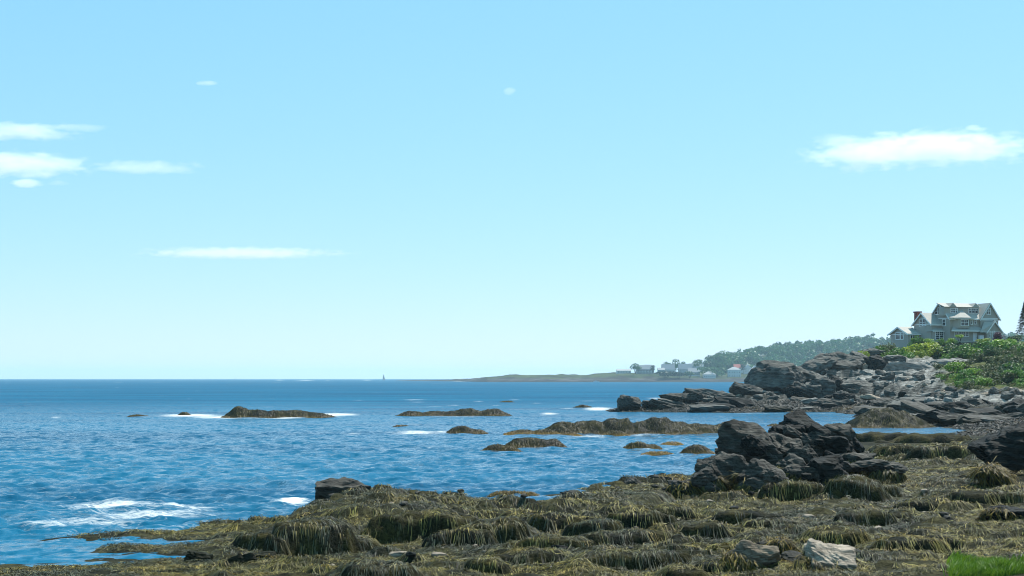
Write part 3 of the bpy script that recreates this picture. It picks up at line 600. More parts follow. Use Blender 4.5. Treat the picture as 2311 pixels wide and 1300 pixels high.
while nrub < 240:
    pr = rng.uniform(1560, 2420); dd_ = rng.uniform(212, 292); x, y = (pr-CX)/F*dd_, dd_; z = gz(x, y)
    if z < 1.0 or z > 6.6 or (pr > 2130 and z > 3.9): continue
    k = int(rng.choice([0, 1, 2, 3, 5, 0, 1, 3, 4, 6, 7, 7])) ; s = rng.uniform(.35, 1.25) if k in (0, 1, 2, 3, 5, 7) else rng.uniform(.25, .6)
    o = link('boulder', RUB[k]); o.location = (x, y, z+s*.25); o.scale = (s*rng.uniform(.9, 1.7), s, s*rng.uniform(.7, 1.2)); o.rotation_euler = (rng.normal(0, .15), rng.normal(.1, .2), rng.uniform(0, 6.28))
    sz = 'small' if s < .6 else ('large' if s > .95 else 'mid-sized')
    wh = 'on the low reef end of the headland' if pr < 1700 else ('in the rubble below the black crags' if pr < 1880 else ('in the rubble below the pale ledge' if pr < 2120 else 'in the rubble below the thicket'))
    tag(o, sz+' '+rl[k]+' boulder '+wh, 'boulder', rl[k]+' boulders in the headland rubble'); nrub += 1

LED = [rock_mesh(980+k, 3, (1.6, 1, .45), strata=.14, planes=9, blocky=.6) for k in range(5)]
for k, me in enumerate(LED): me.materials.append(M[('slate_dark', 'slate', 'slate_dark', 'slate', 'slate_far')[k]])
nl = 0
while nl < 85:
    pr = rng.uniform(1480, 2400); dd_ = rng.uniform(165, 258); x, y = (pr-CX)/F*dd_, dd_; z = gz(x, y)
    if z < .25 or z > 2.0: continue
    k = int(rng.integers(5)); s = rng.uniform(.8, 2.3); o = link('ledge', LED[k]); o.location = (x, y, z+.05*s); o.scale = (s*rng.uniform(.8, 1.4), s, s*rng.uniform(.6, 1.1)); o.rotation_euler = (rng.normal(0, .08), rng.normal(.12, .1), rng.normal(0, .4))
    cn = ('black', 'dark grey', 'black', 'dark grey', 'grey')[k]; sz = 'small ' if s < 1.2 else ('broad ' if s > 1.8 else '')
    wh = 'at the reef end of the headland' if pr < 1750 else ('below the headland rubble' if dd_ > 205 else 'beside the tidal pool')
    tag(o, sz+cn+' tilted ledge in dark weed '+wh, 'ledge', cn+' ledges in the far weed flat'); nl += 1

# ================================================================== WEEDY MOUNDS AND REEFS (height fields of their own)
class HF:
    def __init__(s, x0, x1, y0, y1, res):
        s.x0, s.y0, s.res = x0, y0, res
        s.xs = np.arange(x0, x1+res*.5, res); s.ys = np.arange(y0, y1+res*.5, res)
        s.X, s.Y = np.meshgrid(s.xs, s.ys)
    def sample(s, A, x, y):
        fx = np.clip((x-s.x0)/s.res, 0, len(s.xs)-1.001); fy = np.clip((y-s.y0)/s.res, 0, len(s.ys)-1.001)
        i, j = fx.astype(int), fy.astype(int); tx, ty = fx-i, fy-j
        return (A[j, i]*(1-tx)+A[j, i+1]*tx)*(1-ty)+(A[j+1, i]*(1-tx)+A[j+1, i+1]*tx)*ty
    def mesh(s, name, Z, keep, C, smooth=True):
        n = len(s.xs); ii = np.arange(Z.size).reshape(Z.shape)
        qq = np.stack([ii[:-1, :-1], ii[:-1, 1:], ii[1:, 1:], ii[1:, :-1]], -1)[keep[:-1, :-1] | keep[1:, 1:]]
        return submesh(name, qq, np.stack([s.X, s.Y, Z], -1).reshape(-1, 3), C.reshape(-1, 3), smooth)
def mound_z(X, Y, m):
    x, y, rx, ry, a, z0, h, sd_ = m
    dx, dy = X-x, Y-y; c, s = math.cos(a), math.sin(a)
    lx, ly = (dx*c+dy*s)/(rx*1.4), (-dx*s+dy*c)/ry
    ly = np.where(ly > 0, ly*.42, ly)
    wob = fbm(X*.9+sd_, Y*.9, 4, 51)
    r = (np.abs(lx)**2.4+np.abs(ly)**2.4)**(1/2.4)*(1+.26*wob)
    front = sstep(.1, -.6, ly/np.maximum(r, .05))
    return z0+h*prof(r, .72-.42*front)*(1+.18*fbm(X*1.2, Y*1.2+sd_, 4, 52))-.35*sstep(.85, 1.1, r)
MND = []  # px, py_top, py_base, width px, depth m, label
MDEF = [
 (610,1195,1238,130,1.5,'rounded weed-hung boulder at the seaward end of the ridge, above the cove'),
 (700,1172,1232,120,2.4,'tall weed-covered hump between the rounded end boulder and the long dark overhang'),
 (790,1216,1246,110,1.4,'dark weed mound sloping down beside the pool with golden edges'),
 (872,1184,1226,110,1.6,'squarish weed-hung block left of the long dark overhang'),
 (965,1156,1222,210,1.7,'long ledge with hanging weed above a deep dark overhang'),
 (985,1122,1160,110,1.5,'weed hump with a dark hollow above the long ledge'),
 (1085,1132,1165,110,1.5,'weed hump behind the long ledge, beside the hump with a hollow'),
 (1130,1162,1226,110,1.8,'weed mound combed to the right next to the long dark overhang'),
 (1170,1140,1200,80,1.5,'dark-sided weed hump on the crest of the ridge'),
 (1250,1148,1208,110,1.6,'golden weed hump above the narrow dark cleft of the ridge'),
 (1345,1162,1214,84,1.3,'ball-shaped golden-brown weed boulder in the ridge front'),
 (1430,1142,1200,110,1.5,'weed-hung block with a dark shaded side at the right part of the ridge'),
 (1510,1140,1170,90,1.2,'low weed hump where the ridge runs out towards the outcrop'),
 (1255,1210,1240,150,1.0,'low dark-fronted weed mound at the foot of the ridge'),
 (1400,1198,1232,170,1.2,'broad grey-green weed mound in front of the ridge'),
 (1200,1240,1276,150,1.1,'weed mound with a black shaded end in the open flat'),
 (1105,1250,1296,76,1.0,'dark cone-like weed boulder with a black hanging front'),
 (850,1268,1318,170,1.6,'mound thick with golden knotted weed topped by pale stones'),
 (1400,1245,1275,190,1.0,'long golden weed swell in front of the grey-green mound'),
 (1060,1190,1232,110,1.2,'small dome of yellow weed at the foot of the long ledge'),
 (1685,1154,1186,150,1.1,'curling weed swell with a dark hanging front below the outcrop'),
 (1590,1180,1214,90,.9,'weed hump with a black shaded left end below the outcrop'),
 (1745,1172,1196,120,.9,'low weed swell trailing right of the curling swell'),
 (1875,1194,1232,96,1.0,'weed boulder with a steep dark front in the middle of the flat'),
 (1950,1154,1184,90,1.0,'domed weed mound with a cleft beside it in the flat'),
 (2030,1154,1178,50,.8,'small cone-shaped weed mound near the driftwood-like slab'),
 (2230,1108,1142,180,1.2,'long curling weed swell below the round boulder'),
 (2090,1126,1152,120,.9,'weed swell left of the long curling one'),
 (2050,1214,1244,120,.9,'grey shaggy weed mound above the thin slab'),
 (2120,1212,1242,90,.9,'second shaggy grey weed mound, next to the one above the thin slab'),
 (1660,1080,1118,120,1.3,'shaggy weed skirt over rock at the front foot of the outcrop'),
 (1790,1084,1124,110,1.2,'weed-hung rock at the foot of the outcrop slabs'),
 (1935,1068,1124,100,1.4,'dark weed-hung rock right of the black wedge of the outcrop'),
 (1980,1096,1126,80,1.1,'small drooping weed mound below the layered slabs'),
 (2130,1004,1042,150,2.6,'golden-brown weed-covered rock near the massive black rock'),
 (2020,1004,1030,110,2.2,'low weedy rock with a yellow top left of the golden-brown one'),
 (2110,978,1000,130,3.2,'blue-grey weed hump at the edge of the tidal pool'),
 (1990,976,996,110,3.2,'weed hump at the outlet of the tidal pool'),
 (2240,990,1012,120,2.6,'dark weed hump behind the golden-brown rock'),
 (1620,1262,1296,60,.8,'small weed hump left of the layered boulder'),
 (1540,1282,1316,90,.9,'black-ended weed boulder left of the layered boulder'),
 (1660,1228,1252,120,.8,'weed swell with a black fold behind the layered boulder'),
]
for i, (px, a, bq, wd, dep, lb) in enumerate(MDEF):
    d0 = (CH-.5)*F/(bq-CY)
    for _ in range(4): zb = gz((px-CX)/F*d0, d0); d0 = (CH-min(zb, 1.0))*F/(bq-CY)
    dc = d0+dep*.55; k = mpp(d0)
    ztop = CH-(a-CY)*mpp(dc); z0 = min(zb, ztop-.2)-.1; ztop = z0+min((ztop-z0)*.92, .60*wd*k*.62+.12)
    MND.append(((px-CX)/F*dc, dc, wd*k*.62, dep*.72, float(rng.normal(0, .12)), z0, ztop-z0, i*1.7, lb))
G = HF(-27, 44, 34.5, 112, .1)
GZ = land(G.X, G.Y); owner = np.full(GZ.shape, -1, int)
for i, m_ in enumerate(MND):
    wdw = (np.abs(G.X-m_[0]) < m_[2]*1.95) & (np.abs(G.Y-m_[1]) < m_[3]*2.7)
    z = mound_z(G.X[wdw], G.Y[wdw], m_[:8]); old = GZ[wdw]; ow = owner[wdw]
    up = z > old; ow[up] = i; owner[wdw] = ow; GZ[wdw] = np.maximum(old, z)
mounds = []
for i, m_ in enumerate(MND):
    rres = .07*m_[1]/48
    h = HF(m_[0]-m_[2]*1.9, m_[0]+m_[2]*1.9, m_[1]-m_[3]*1.35, m_[1]+m_[3]*2.7, rres)
    Z = mound_z(h.X, h.Y, m_[:8])+.02*fbm(h.X*4, h.Y*4, 2, 8)
    root = empty('weed_mound', (m_[0], m_[1], m_[5])); tag(root, m_[8], 'mound', 'weed-covered mounds of the tidal flat')
    n2 = fbm(h.X*1.4, h.Y*1.4, 3, 77)*.5+.5
    C = mixc(np.array((.012, .013, .008)), np.array((.048, .041, .013)), np.clip(n2*1.2-.2, 0, 1))
    me = h.mesh('rock', Z, Z > m_[5]-.3, C)
    o = link('rock', me, M['weed_ground'], root); o.location = -root.location
    mounds.append(root)

# ---- rockweed fronds traced down the slopes
def blur(A, n):
    for _ in range(n):
        A = (A+np.roll(A, 1, 0)+np.roll(A, -1, 0)+np.roll(A, 1, 1)+np.roll(A, -1, 1))/5
    return A
def frond_color(x, y, r, golden=0.0):
    n1 = fbm(x*.30, y*.42, 3, 201)*.5+.5; n2 = fbm(x*1.3, y*1.7, 3, 211)*.5+.5
    n1 = n1+r.normal(0, .10, len(x)); n2 = n2+r.normal(0, .16, len(x))
    c = mixc(np.array((.045, .050, .036)), np.array((.105, .094, .032)), sstep(.30, .62, n1))
    c = mixc(c, np.array((.17, .118, .022)), sstep(.66, 1.0, n2)*(.45+golden))
    c = mixc(c, np.array((.020, .026, .021)), sstep(.42, .12, n2)*.8)
    return c*np.array((1.40, 1.36, 1.18))*r.uniform(.4, 1.6, len(x))[:, None]
def fronds(H, Z, x, y, L, wd, r, segs=4, lift=.03, comb=(.25, -.75), golden=0.0, zfloor=-.03, clump=None):
    """ribbons that start at (x, y) and follow the fall of the surface; returns verts, faces, colours"""
    n = len(x); Zb = blur(Z, 3); gy, gx = np.gradient(Zb, H.res)
    px_, py_ = x.copy(), y.copy(); z = H.sample(Z, px_, py_)+r.uniform(.2, 1, n)*lift
    ca = comb[0]+.9*fbm(x*.5, y*.5, 2, 301); cb = comb[1]+.6*fbm(x*.5, y*.5, 2, 302)
    jx, jy = r.normal(0, .38, n), r.normal(0, .38, n)
    if clump is not None:
        kc = clump.max()+1; jx = r.normal(0, .45, kc)[clump]+.35*jx; jy = r.normal(0, .45, kc)[clump]+.35*jy; L = L*r.uniform(.6, 1.35, kc)[clump]
    pts = [np.stack([px_, py_, z], -1)]; st = L/segs; dirs = []
    for k in range(segs):
        ax = -H.sample(gx, px_, py_)*2.1+.30*ca+jx*.8; ay = -H.sample(gy, px_, py_)*2.1+.30*cb+jy*.8; jx = jx+r.normal(0, .35, n); jy = jy+r.normal(0, .35, n)
        ln = np.hypot(ax, ay)+1e-6; ax, ay = ax/ln, ay/ln
        gs = -(H.sample(gx, px_, py_)*ax+H.sample(gy, px_, py_)*ay)
        h = st/np.sqrt(1+np.clip(gs, 0, 6)**2)
        px_, py_ = px_+ax*h, py_+ay*h
        zs = H.sample(Z, px_, py_)+r.uniform(0, 1, n)*lift*(1.25, 1.0, .6, .25, .2)[k]
        z = np.maximum(np.maximum(zs, z-st), zfloor+r.uniform(0, .03, n)); pts.append(np.stack([px_, py_, z], -1)); dirs.append((ax, ay))
    dirs.append(dirs[-1]); prof_ = [.55, 1, .95, .75, .25, .15][:segs+1]; prof_[-1] = .22
    V = np.empty((n, (segs+1)*2, 3)); roll = r.normal(0, .35, n)
    for k in range(segs+1):
        ax, ay = dirs[k]; hw = wd*.5*prof_[k]
        off = np.stack([-ay*hw, ax*hw, hw*roll], -1)
        V[:, 2*k] = pts[k]-off; V[:, 2*k+1] = pts[k]+off
    b0 = (np.arange(n)*(segs+1)*2)[:, None]
    Fq = np.concatenate([b0+np.array([[2*k, 2*k+1, 2*k+3, 2*k+2]]) for k in range(segs)], 1).reshape(-1, 4)
    c = frond_color(x, y, r, golden)
    if clump is not None: c = c*np.exp(r.normal(0, .32, clump.max()+1))[clump][:, None]
    Cv = np.repeat(c[:, None, :], (segs+1)*2, 1)
    return V.reshape(-1, 3), Fq, Cv.reshape(-1, 3)
fr_ = np.random.default_rng(21)
NF = 272000
NCL = NF//6
u = np.where(fr_.uniform(0, 1, NCL) < .95, fr_.uniform(-60, 2400, NCL), fr_.uniform(2400, 2900, NCL)); v = np.exp(fr_.uniform(math.log(36.5), math.log(108), NCL)*.999)
cid = np.repeat(np.arange(NCL), 6)
x, y = ((u-CX)/F*v)[cid], v[cid]
x = x+fr_.normal(0, .075, len(x))*(y/46); y = y+fr_.normal(0, .075, len(y))*(y/46)
kk = (x > G.x0+1) & (x < G.xs[-1]-1); x, y, cid = x[kk], y[kk], cid[kk]
z = G.sample(GZ, x, y)
ok = z > .05
# bare patches where the block faces and stones show
ok &= (fbm(x*.8, y*.8, 3, 401) > -.66)
x, y, cid = x[ok], y[ok], cid[ok]
ow = owner[((y-G.y0)/G.res).round().astype(int), ((x-G.x0)/G.res).round().astype(int)]
sc_ = (y/46)
gold = np.zeros(len(x))
V, Fq, Cv = fronds(G, GZ, x, y, fr_.uniform(.13, .40, len(x))*sc_**.5, fr_.uniform(.012, .029, len(x))*sc_, fr_, 3, .08, clump=cid)
def emit(name, sel, parent=None, off=None, mt=None):
    vs = np.repeat(sel, 8); remap = np.cumsum(vs)-1
    f = Fq[np.repeat(sel, 3)]
    Vv = V[vs] - (np.array(off) if off is not None else 0)
    me = mesh_np(name, Vv, remap[f], Cv[vs], True)
    return link(name, me, mt or M['weed'], parent)
tag(emit('seaweed', ow < 0), 'olive and golden rockweed lying combed over the tidal flat', 'seaweed', kind='stuff')
for i, root in enumerate(mounds):
    s_ = ow == i
    if s_.sum() > 3: tag(emit('seaweed', s_, root, tuple(root.location)), kind='stuff')

# ---- reefs and weedy islets in the water
def islet(name, label, lumps, py, dep, nfr, golden=0.0, color=((.018, .019, .013), (.055, .048, .02)), group=None, cat='reef', seed=1, wlen=.6):
    """lumps: (px, py_top, half width px); the waterline is py"""
    d = CH*F/(py-CY); k = mpp(d); r = np.random.default_rng(seed)
    xs_ = [(a-CX)*k for a, _, _ in lumps]; hs = [max(.15, (py-b_)*k*1.02) for _, b_, _ in lumps]; ws = [c_*k for _, _, c_ in lumps]
    x0, x1 = min(a-w_*2.0 for a, w_ in zip(xs_, ws)), max(a+w_*2.0 for a, w_ in zip(xs_, ws))
    h = HF(x0, x1, d-dep*.3, d+dep*2.0, max(.09, k*2.2)); Z = np.full(h.X.shape, -.8)
    for a, hh, w_ in zip(xs_, hs, ws):
        dx, dy = (h.X-a)/(w_*1.75), (h.Y-d-dep*.75)/dep
        rr_ = (np.abs(dx)**2.2+np.abs(dy)**2.2)**(1/2.2)*(1+.14*fbm(h.X*.6, h.Y*.6, 3, seed+7))
        Z = np.maximum(Z, (hh+.25)*prof(rr_, .9)*(1+.10*fbm(h.X*.8, h.Y*.8, 3, seed))-.25-.6*sstep(.9, 1.15, rr_))
    Z = Z+.06*np.clip(max(hs), .3, 1)*fbm(h.X*2.2, h.Y*2.2, 3, seed+3)*(Z > -.2)
    root = empty(name, ((x0+x1)/2, d+dep*.7, 0)); tag(root, label, cat, group)
    n2 = fbm(h.X*1.4, h.Y*1.4, 3, seed+9)*.5+.5
    C = mixc(np.array(color[0]), np.array(color[1]), np.clip(n2*1.2-.1, 0, 1))
    gl = sstep(.45, .0, Z)*golden; C = mixc(C, np.array((.16, .095, .014)), gl)
    o = link('rock', h.mesh('rock', Z, Z > -.35, C), M['weed_ground'], root); o.location = -root.location
    if nfr:
        x = r.uniform(x0, x1, nfr*4); y = r.uniform(d-dep*.3, d+dep*2, nfr*4); z = h.sample(Z, x, y); kk = z > .03; x, y, z = x[kk][:nfr], y[kk][:nfr], z[kk][:nfr]
        V_, F_, C_ = fronds(h, Z, x, y, r.uniform(.25, .7, len(x))*wlen, r.uniform(.5, 1.1, len(x))*k*1.6, r, 3, .07)
        C_ = C_*.34; zz = np.repeat(z, 8); C_ = mixc(C_, np.array((.20, .115, .015)), sstep(.5, .05, zz)*golden)
        s_ = link('seaweed', mesh_np('seaweed', V_-np.array(root.location), F_, C_, True), M['weed'], root); tag(s_, kind='stuff')
    return root
islet('reef', 'humped dark reef with a knob at one end and surf along it', [(535,920,26),(575,926,40),(620,928,45),(665,928,50),(705,933,45),(510,938,16)], 943, 2.2, 2500, .35, seed=5, wlen=.8)
islet('reef', 'tiny dark rock in the surf left of the humped reef', [(414,931,16)], 938, 1.0, 120, .3, seed=6)
islet('reef', 'barely awash rock at the end of the surf line', [(312,936,26)], 940, 1.0, 60, .3, seed=8)
islet('reef', 'long low flat-topped reef in open water beyond the wave-washed one', [(930,929,34),(985,929,50),(1050,925,55),(1110,925,40)], 939, 2.2, 2200, .25, seed=9, wlen=.7)
islet('reef', 'faint sliver of reef awash far beyond the others', [(1145,905,22)], 908, 1.2, 60, .4, seed=10)
islet('reef', 'small dark rock beside a white breaker', [(1040,962,34),(1070,970,26)], 979, 1.6, 500, .3, seed=11)
islet('reef', 'thin rock awash near the small dark rock', [(908,960,30)], 964, 1.0, 80, .3, seed=12)
islet('reef', 'golden-brown weed reef awash at the left end of the long ridge reef', [(1180,971,40),(1230,972,40)], 982, 1.8, 900, .9, seed=13)
islet('reef', 'long dark ridge reef of weed-covered humps in the bay', [(1275,955,50),(1330,951,55),(1400,947,48),(1415,946,22),(1490,947,55),(1530,955,50),(1590,960,60),(1640,960,40),(1450,955,40)], 981, 3.4, 6000, .3, seed=14, wlen=.7)
islet('reef', 'golden weed clump in the wash in front of the long ridge reef', [(1390,972,30),(1290,978,30)], 985, 1.2, 400, 1.0, seed=15)
islet('reef', 'smooth weed-covered hump in front of the long ridge reef', [(1180,991,36),(1215,990,44),(1250,993,28)], 1011, 1.9, 1800, .25, seed=16)
islet('reef', 'low dark weed rock left of the smooth hump', [(1118,1004,30),(1150,1010,24)], 1020, 1.2, 500, .3, seed=17)
islet('reef', 'low weed rock with a golden edge right of the smooth hump', [(1440,1001,30),(1475,1007,24)], 1016, 1.2, 500, .6, seed=18)
islet('reef', 'small golden weed tuft awash beyond the outcrop', [(1520,999,28)], 1006, 1.0, 300, 1.0, seed=19)
islet('reef', 'second golden weed tuft, lying closer to the outcrop', [(1487,1020,40)], 1027, 1.0, 300, .9, seed=20)
islet('reef', 'olive weed rock in the water at the left side of the outcrop', [(1575,1006,36)], 1026, 1.3, 500, .5, seed=22)
islet('reef', 'dark rock awash in surf off the headland tip', [(1316,914,18)], 920, 1.2, 120, .2, seed=23)
islet('reef', 'brown weed shelf awash behind the ridge by a tiny pool', [(1150,1110,50),(1190,1113,30)], 1122, .8, 700, .5, seed=24, wlen=.4)
islet('reef', 'weed-covered rock standing at the mouth of the tidal pool', [(2010,922,55),(1985,935,45),(2050,930,50),(1965,950,28)], 966, 5.0, 2500, .2, seed=25, wlen=.8, cat='rock')
islet('reef', 'small rock awash behind the peak of the outcrop', [(1750,957,16)], 962, 1.0, 60, .2, seed=26)
islet('reef', 'flat rock awash right of the outcrop peak', [(1895,956,20)], 962, 1.0, 60, .2, seed=27)

# ---- dark weed over the low rocks of the far flat
FH = HF(10, 90, 140, 262, .4); FZ = land(FH.X, FH.Y); r = np.random.default_rng(66)
n = 130000; x = r.uniform(11, 89, n); y = r.uniform(141, 261, n); z = FH.sample(FZ, x, y)
k_ = (z > .06) & (z < 1.9+.8*fbm(x*.2, y*.2, 2, 5)) & (x/y*F+CX < 2420) & (x/y*F+CX > 1370); x, y = x[k_][:42000], y[k_][:42000]
V_, F_, C_ = fronds(FH, FZ, x, y, r.uniform(.5, 1.1, len(x)), r.uniform(.07, .16, len(x)), r, 3, .16)
gr = fbm(x*.12, y*.12, 3, 15)*.5+.5; C_ = C_*.30; C_ = mixc(C_, np.array((.014, .017, .0155)), np.repeat(np.clip(1.35-gr*1.0, .25, .9), 8))
tag(link('seaweed', mesh_np('seaweed', V_, F_, C_*np.repeat(np.exp(r.normal(0, .35, len(x))), 8)[:, None], True), M['weed']), 'dark grey-green rockweed over the low rocks of the far flat', 'seaweed', kind='stuff')

# ================================================================== THE GREY HOUSE
HD = 330.0; HK = F/HD; TH = R(18); cs, sn = math.cos(TH), math.sin(TH); HPX, HPY = 2144.0, 770.0
ho = empty('house', P(HPX, HPY, HD)); tag(ho, 'large grey shingled house with gables, dormers and white trim on the headland', 'house')
M['shingle_wall'] = simple('grey_shingle', (.38, .345, .305), .85, .10, 3.0)
M['trim'] = simple('white_trim', (.78, .78, .76), .5, .03)
M['roof_grey'] = simple('roof_shingle', (.42, .395, .35), .85, .18, 1.6)
M['glass'] = simple('window_glass', (.012, .018, .028), .06, .1, .5, spec=.6)
M['brick'] = simple('chimney_brick', (.17, .050, .038), .85, .2, 4.0)
M['door_white'] = simple('white_door', (.74, .76, .80), .45, .03)
def hp(px, py, b=None, a=None):
    """photo pixel on the long face (b given) or the gable face (a given) -> house coordinates (a, b, z)"""
    k = (px-CX)/F; X0 = (HPX-CX)/F*HD
    if b is not None: a = (k*(HD+b*cs)-X0+b*sn)/(cs-k*sn)
    else: b = (X0+a*cs-k*(HD+a*sn))/(sn+k*cs)
    dd = HD+a*sn+b*cs; zt = CH-(HPY-CY)/F*HD
    return (a, b, CH-(py-CY)/F*dd-zt)
def hw(a, b, z): return (a*cs-b*sn, a*sn+b*cs, z)
def hpart(name, V, Fs, m, parent=None):
    me = mesh_py(name, [hw(*v) for v in V], Fs); o = link(name, me, m, parent or ho)
    bm = bmesh.new(); bm.from_mesh(me); bmesh.ops.recalc_face_normals(bm, faces=bm.faces); bm.to_mesh(me); bm.free()
    return o
BOXF = [(3, 2, 1, 0), (5, 6, 7, 4), (1, 5, 4, 0), (2, 6, 5, 1), (3, 7, 6, 2), (0, 4, 7, 3)]
def boxv(a0, a1, b0, b1, z0, z1): return [(a0, b0, z0), (a1, b0, z0), (a1, b1, z0), (a0, b1, z0), (a0, b0, z1), (a1, b0, z1), (a1, b1, z1), (a0, b1, z1)]
def hbox(name, a0, a1, b0, b1, z0, z1, m, parent=None): return hpart(name, boxv(a0, a1, b0, b1, z0, z1), BOXF, m, parent)
def gable_walls(a0, a1, b0, b1, z0, ze, zr, axis='a'):
    """closed wall volume with gable ends; axis is the direction of the ridge"""
    if axis == 'a':
        bm_ = (b0+b1)/2
        V = [(a0, b0, z0), (a0, b1, z0), (a0, b1, ze), (a0, bm_, zr), (a0, b0, ze), (a1, b0, z0), (a1, b1, z0), (a1, b1, ze), (a1, bm_, zr), (a1, b0, ze)]
    else:
        am = (a0+a1)/2
        V = [(a0, b0, z0), (a1, b0, z0), (a1, b0, ze), (am, b0, zr), (a0, b0, ze), (a0, b1, z0), (a1, b1, z0), (a1, b1, ze), (am, b1, zr), (a0, b1, ze)]
    Fs = [(0, 1, 2, 3, 4), (9, 8, 7, 6, 5), (0, 5, 6, 1), (1, 6, 7, 2), (2, 7, 8, 3), (3, 8, 9, 4), (4, 9, 5, 0)]
    return hpart('wall', V, Fs, M['shingle_wall'])
def slab(name, quad, th, m, parent=None):
    q = [Vector(p) for p in quad]; n = (q[1]-q[0]).cross(q[2]-q[0]).normalized()
    if n.z < 0: n = -n
    V = [tuple(p) for p in q]+[tuple(p+n*th) for p in q]
    k = len(q); Fs = [tuple(range(k)), tuple(range(2*k-1, k-1, -1))]+[(i, (i+1) % k, k+(i+1) % k, k+i) for i in range(k)]
    return hpart(name, V, Fs, m, parent)
def gable_roof(a0, a1, b0, b1, ze, zr, ov=.45, axis='a', trim0=True):
    if axis == 'a':
        bm_ = (b0+b1)/2; s = (zr-ze)/(bm_-b0); lo = ze-s*ov
        r = slab('roof', [(a0-ov, b0-ov, lo), (a1+.02, b0-ov, lo), (a1+.02, bm_, zr), (a0-ov, bm_, zr)], .14, M['roof_grey'])
        slab('roof', [(a0-ov, b1+ov, lo), (a1+.02, b1+ov, lo), (a1+.02, bm_, zr), (a0-ov, bm_, zr)], .14, M['roof_grey'])
        for bb, lo_ in ((b0-ov, lo), (b1+ov, lo)):
            slab('bargeboard', [(a0-ov-.06, bb, lo_-.24), (a0-ov-.06, bm_, zr-.24), (a0-ov-.06, bm_, zr+.12), (a0-ov-.06, bb, lo_+.12)], .08, M['trim'], r)
        hbox('eave_board', a0-ov, a1, b0-ov-.07, b0-ov-.005, lo-.16, lo+.10, M['trim'], r)
        hbox('belt_board', a0-.06, a0-.005, b0, b1, ze-.22, ze-.02, M['trim'])
    else:
        am = (a0+a1)/2; s = (zr-ze)/(am-a0); lo = ze-s*ov
        r = slab('roof', [(a0-ov, b0-ov, lo), (a0-ov, b1, lo), (am, b1, zr), (am, b0-ov, zr)], .14, M['roof_grey'])
        slab('roof', [(a1+ov, b0-ov, lo), (a1+ov, b1, lo), (am, b1, zr), (am, b0-ov, zr)], .14, M['roof_grey'])
        for aa in (a0-ov, a1+ov):
            slab('bargeboard', [(aa, b0-ov-.06, lo-.24), (am, b0-ov-.06, zr-.24), (am, b0-ov-.06, zr+.12), (aa, b0-ov-.06, lo+.12)], .08, M['trim'], r)
        hbox('belt_board', a0, a1, b0-.06, b0-.005, ze-.22, ze-.02, M['trim'])
    return r
def window(px0, px1, py0, py1, sashes=1, b=None, a=None, parent=None, rows=1):
    """framed window with one pane per sash and real glazing bars, set on a face"""
    (a0, b0, z1), (a1, b1, z0) = hp(px0, py0, b, a), hp(px1, py1, b, a)
    fr = None; V = []; Fs = []
    def add(s0, s1, y0, y1, t0, t1, lst):
        if b is not None: v = boxv(s0, s1, b-t1, b-t0, y0, y1)
        else: v = boxv(a-t1, a-t0, min(s0, s1), max(s0, s1), y0, y1)
        lst.append(v)
    s0, s1 = (a0, a1) if b is not None else (min(b0, b1), max(b0, b1))
    W_ = s1-s0; H_ = z1-z0; fw = .13 if b is not None else .17; L_ = []; Pn = []
    add(s0, s1, z1-fw, z1, .003, .11, L_); add(s0, s1, z0, z0+fw, .003, .13, L_); add(s0, s0+fw, z0+fw, z1-fw, .003, .11, L_); add(s1-fw, s1, z0+fw, z1-fw, .003, .11, L_)
    for i in range(1, sashes): c = s0+W_*i/sashes; add(c-fw*.42, c+fw*.42, z0+fw, z1-fw, .003, .10, L_)
    B = []
    for i in range(sashes):
        c0 = s0+W_*i/sashes+fw*.42; c1 = s0+W_*(i+1)/sashes-fw*.42
        if i == 0: c0 = s0+fw
        if i == sashes-1: c1 = s1-fw
        add(c0, c1, z0+fw, z1-fw, .003, .03, Pn)
        for r_ in range(1, rows+1): zz = z0+H_*r_/(rows+1); add(c0, c1, zz-.035, zz+.035, .031, .07, B)
        add((c0+c1)/2-.025, (c0+c1)/2+.025, z0+H_*.5, z1-fw, .031, .06, B)
    def join(lst):
        V, Fs = [], []
        for v in lst: k = len(V); V += v; Fs += [tuple(i+k for i in f) for f in BOXF]
        return V, Fs
    fr = hpart('window', *join(L_), M['trim'], parent)
    for v in Pn: hpart('pane', v, BOXF, M['glass'], fr)
    hpart('glazing_bar', *join(B), M['trim'], fr)
    return fr
# main block
LA, WB, ZE, ZR = hp(2250, 0, b=0)[0], hp(2100, 0, a=0)[1], 5.5, 8.95
gable_walls(0, LA, 0, WB, -3.5, ZE, ZR-.1)
gable_roof(0, LA, 0, WB, ZE, ZR)
# cross gable at the right end (ridge runs back)
ca0, ca1 = LA-4.9, LA+.02
gable_walls(ca0, ca1, -.5, WB/2, -3.5, ZE, ZR-.12, 'b'); gable_roof(ca0, ca1, -.5, WB/2, ZE, ZR-.02, .4, 'b')
# long shed dormer with two gablets
d0 = hp(2131, 700, b=1.0)[0]; d1 = ca0+.6
hbox('dormer_wall', d0, d1, .95, 3.2, ZE+.5, ZE+2.55, M['shingle_wall'])
slab('dormer_roof', [(d0-.2, .6, ZE+2.42), (d1+.2, .6, ZE+2.42), (d1+.2, WB/2, ZR+.0), (d0-.2, WB/2, ZR+.0)], .13, M['roof_grey'])
for cx_ in (2150.5, 2202):
    c = hp(cx_, 690, b=.6)[0]; w_ = .95
    hpart('gablet', [(c-w_, .5, ZE+2.56), (c+w_, .5, ZE+2.56), (c, .5, ZR+.02), (c-w_, 2.6, ZE+2.9), (c+w_, 2.6, ZE+2.9), (c, 3.3, ZR+.03)], [(0, 1, 2), (0, 2, 5, 3), (1, 4, 5, 2), (0, 3, 4, 1), (3, 5, 4)], M['shingle_wall'])
window(2145, 2161, 695, 707, 3, b=.95); window(2185.5, 2207.5, 695, 707.5, 3, b=.95)
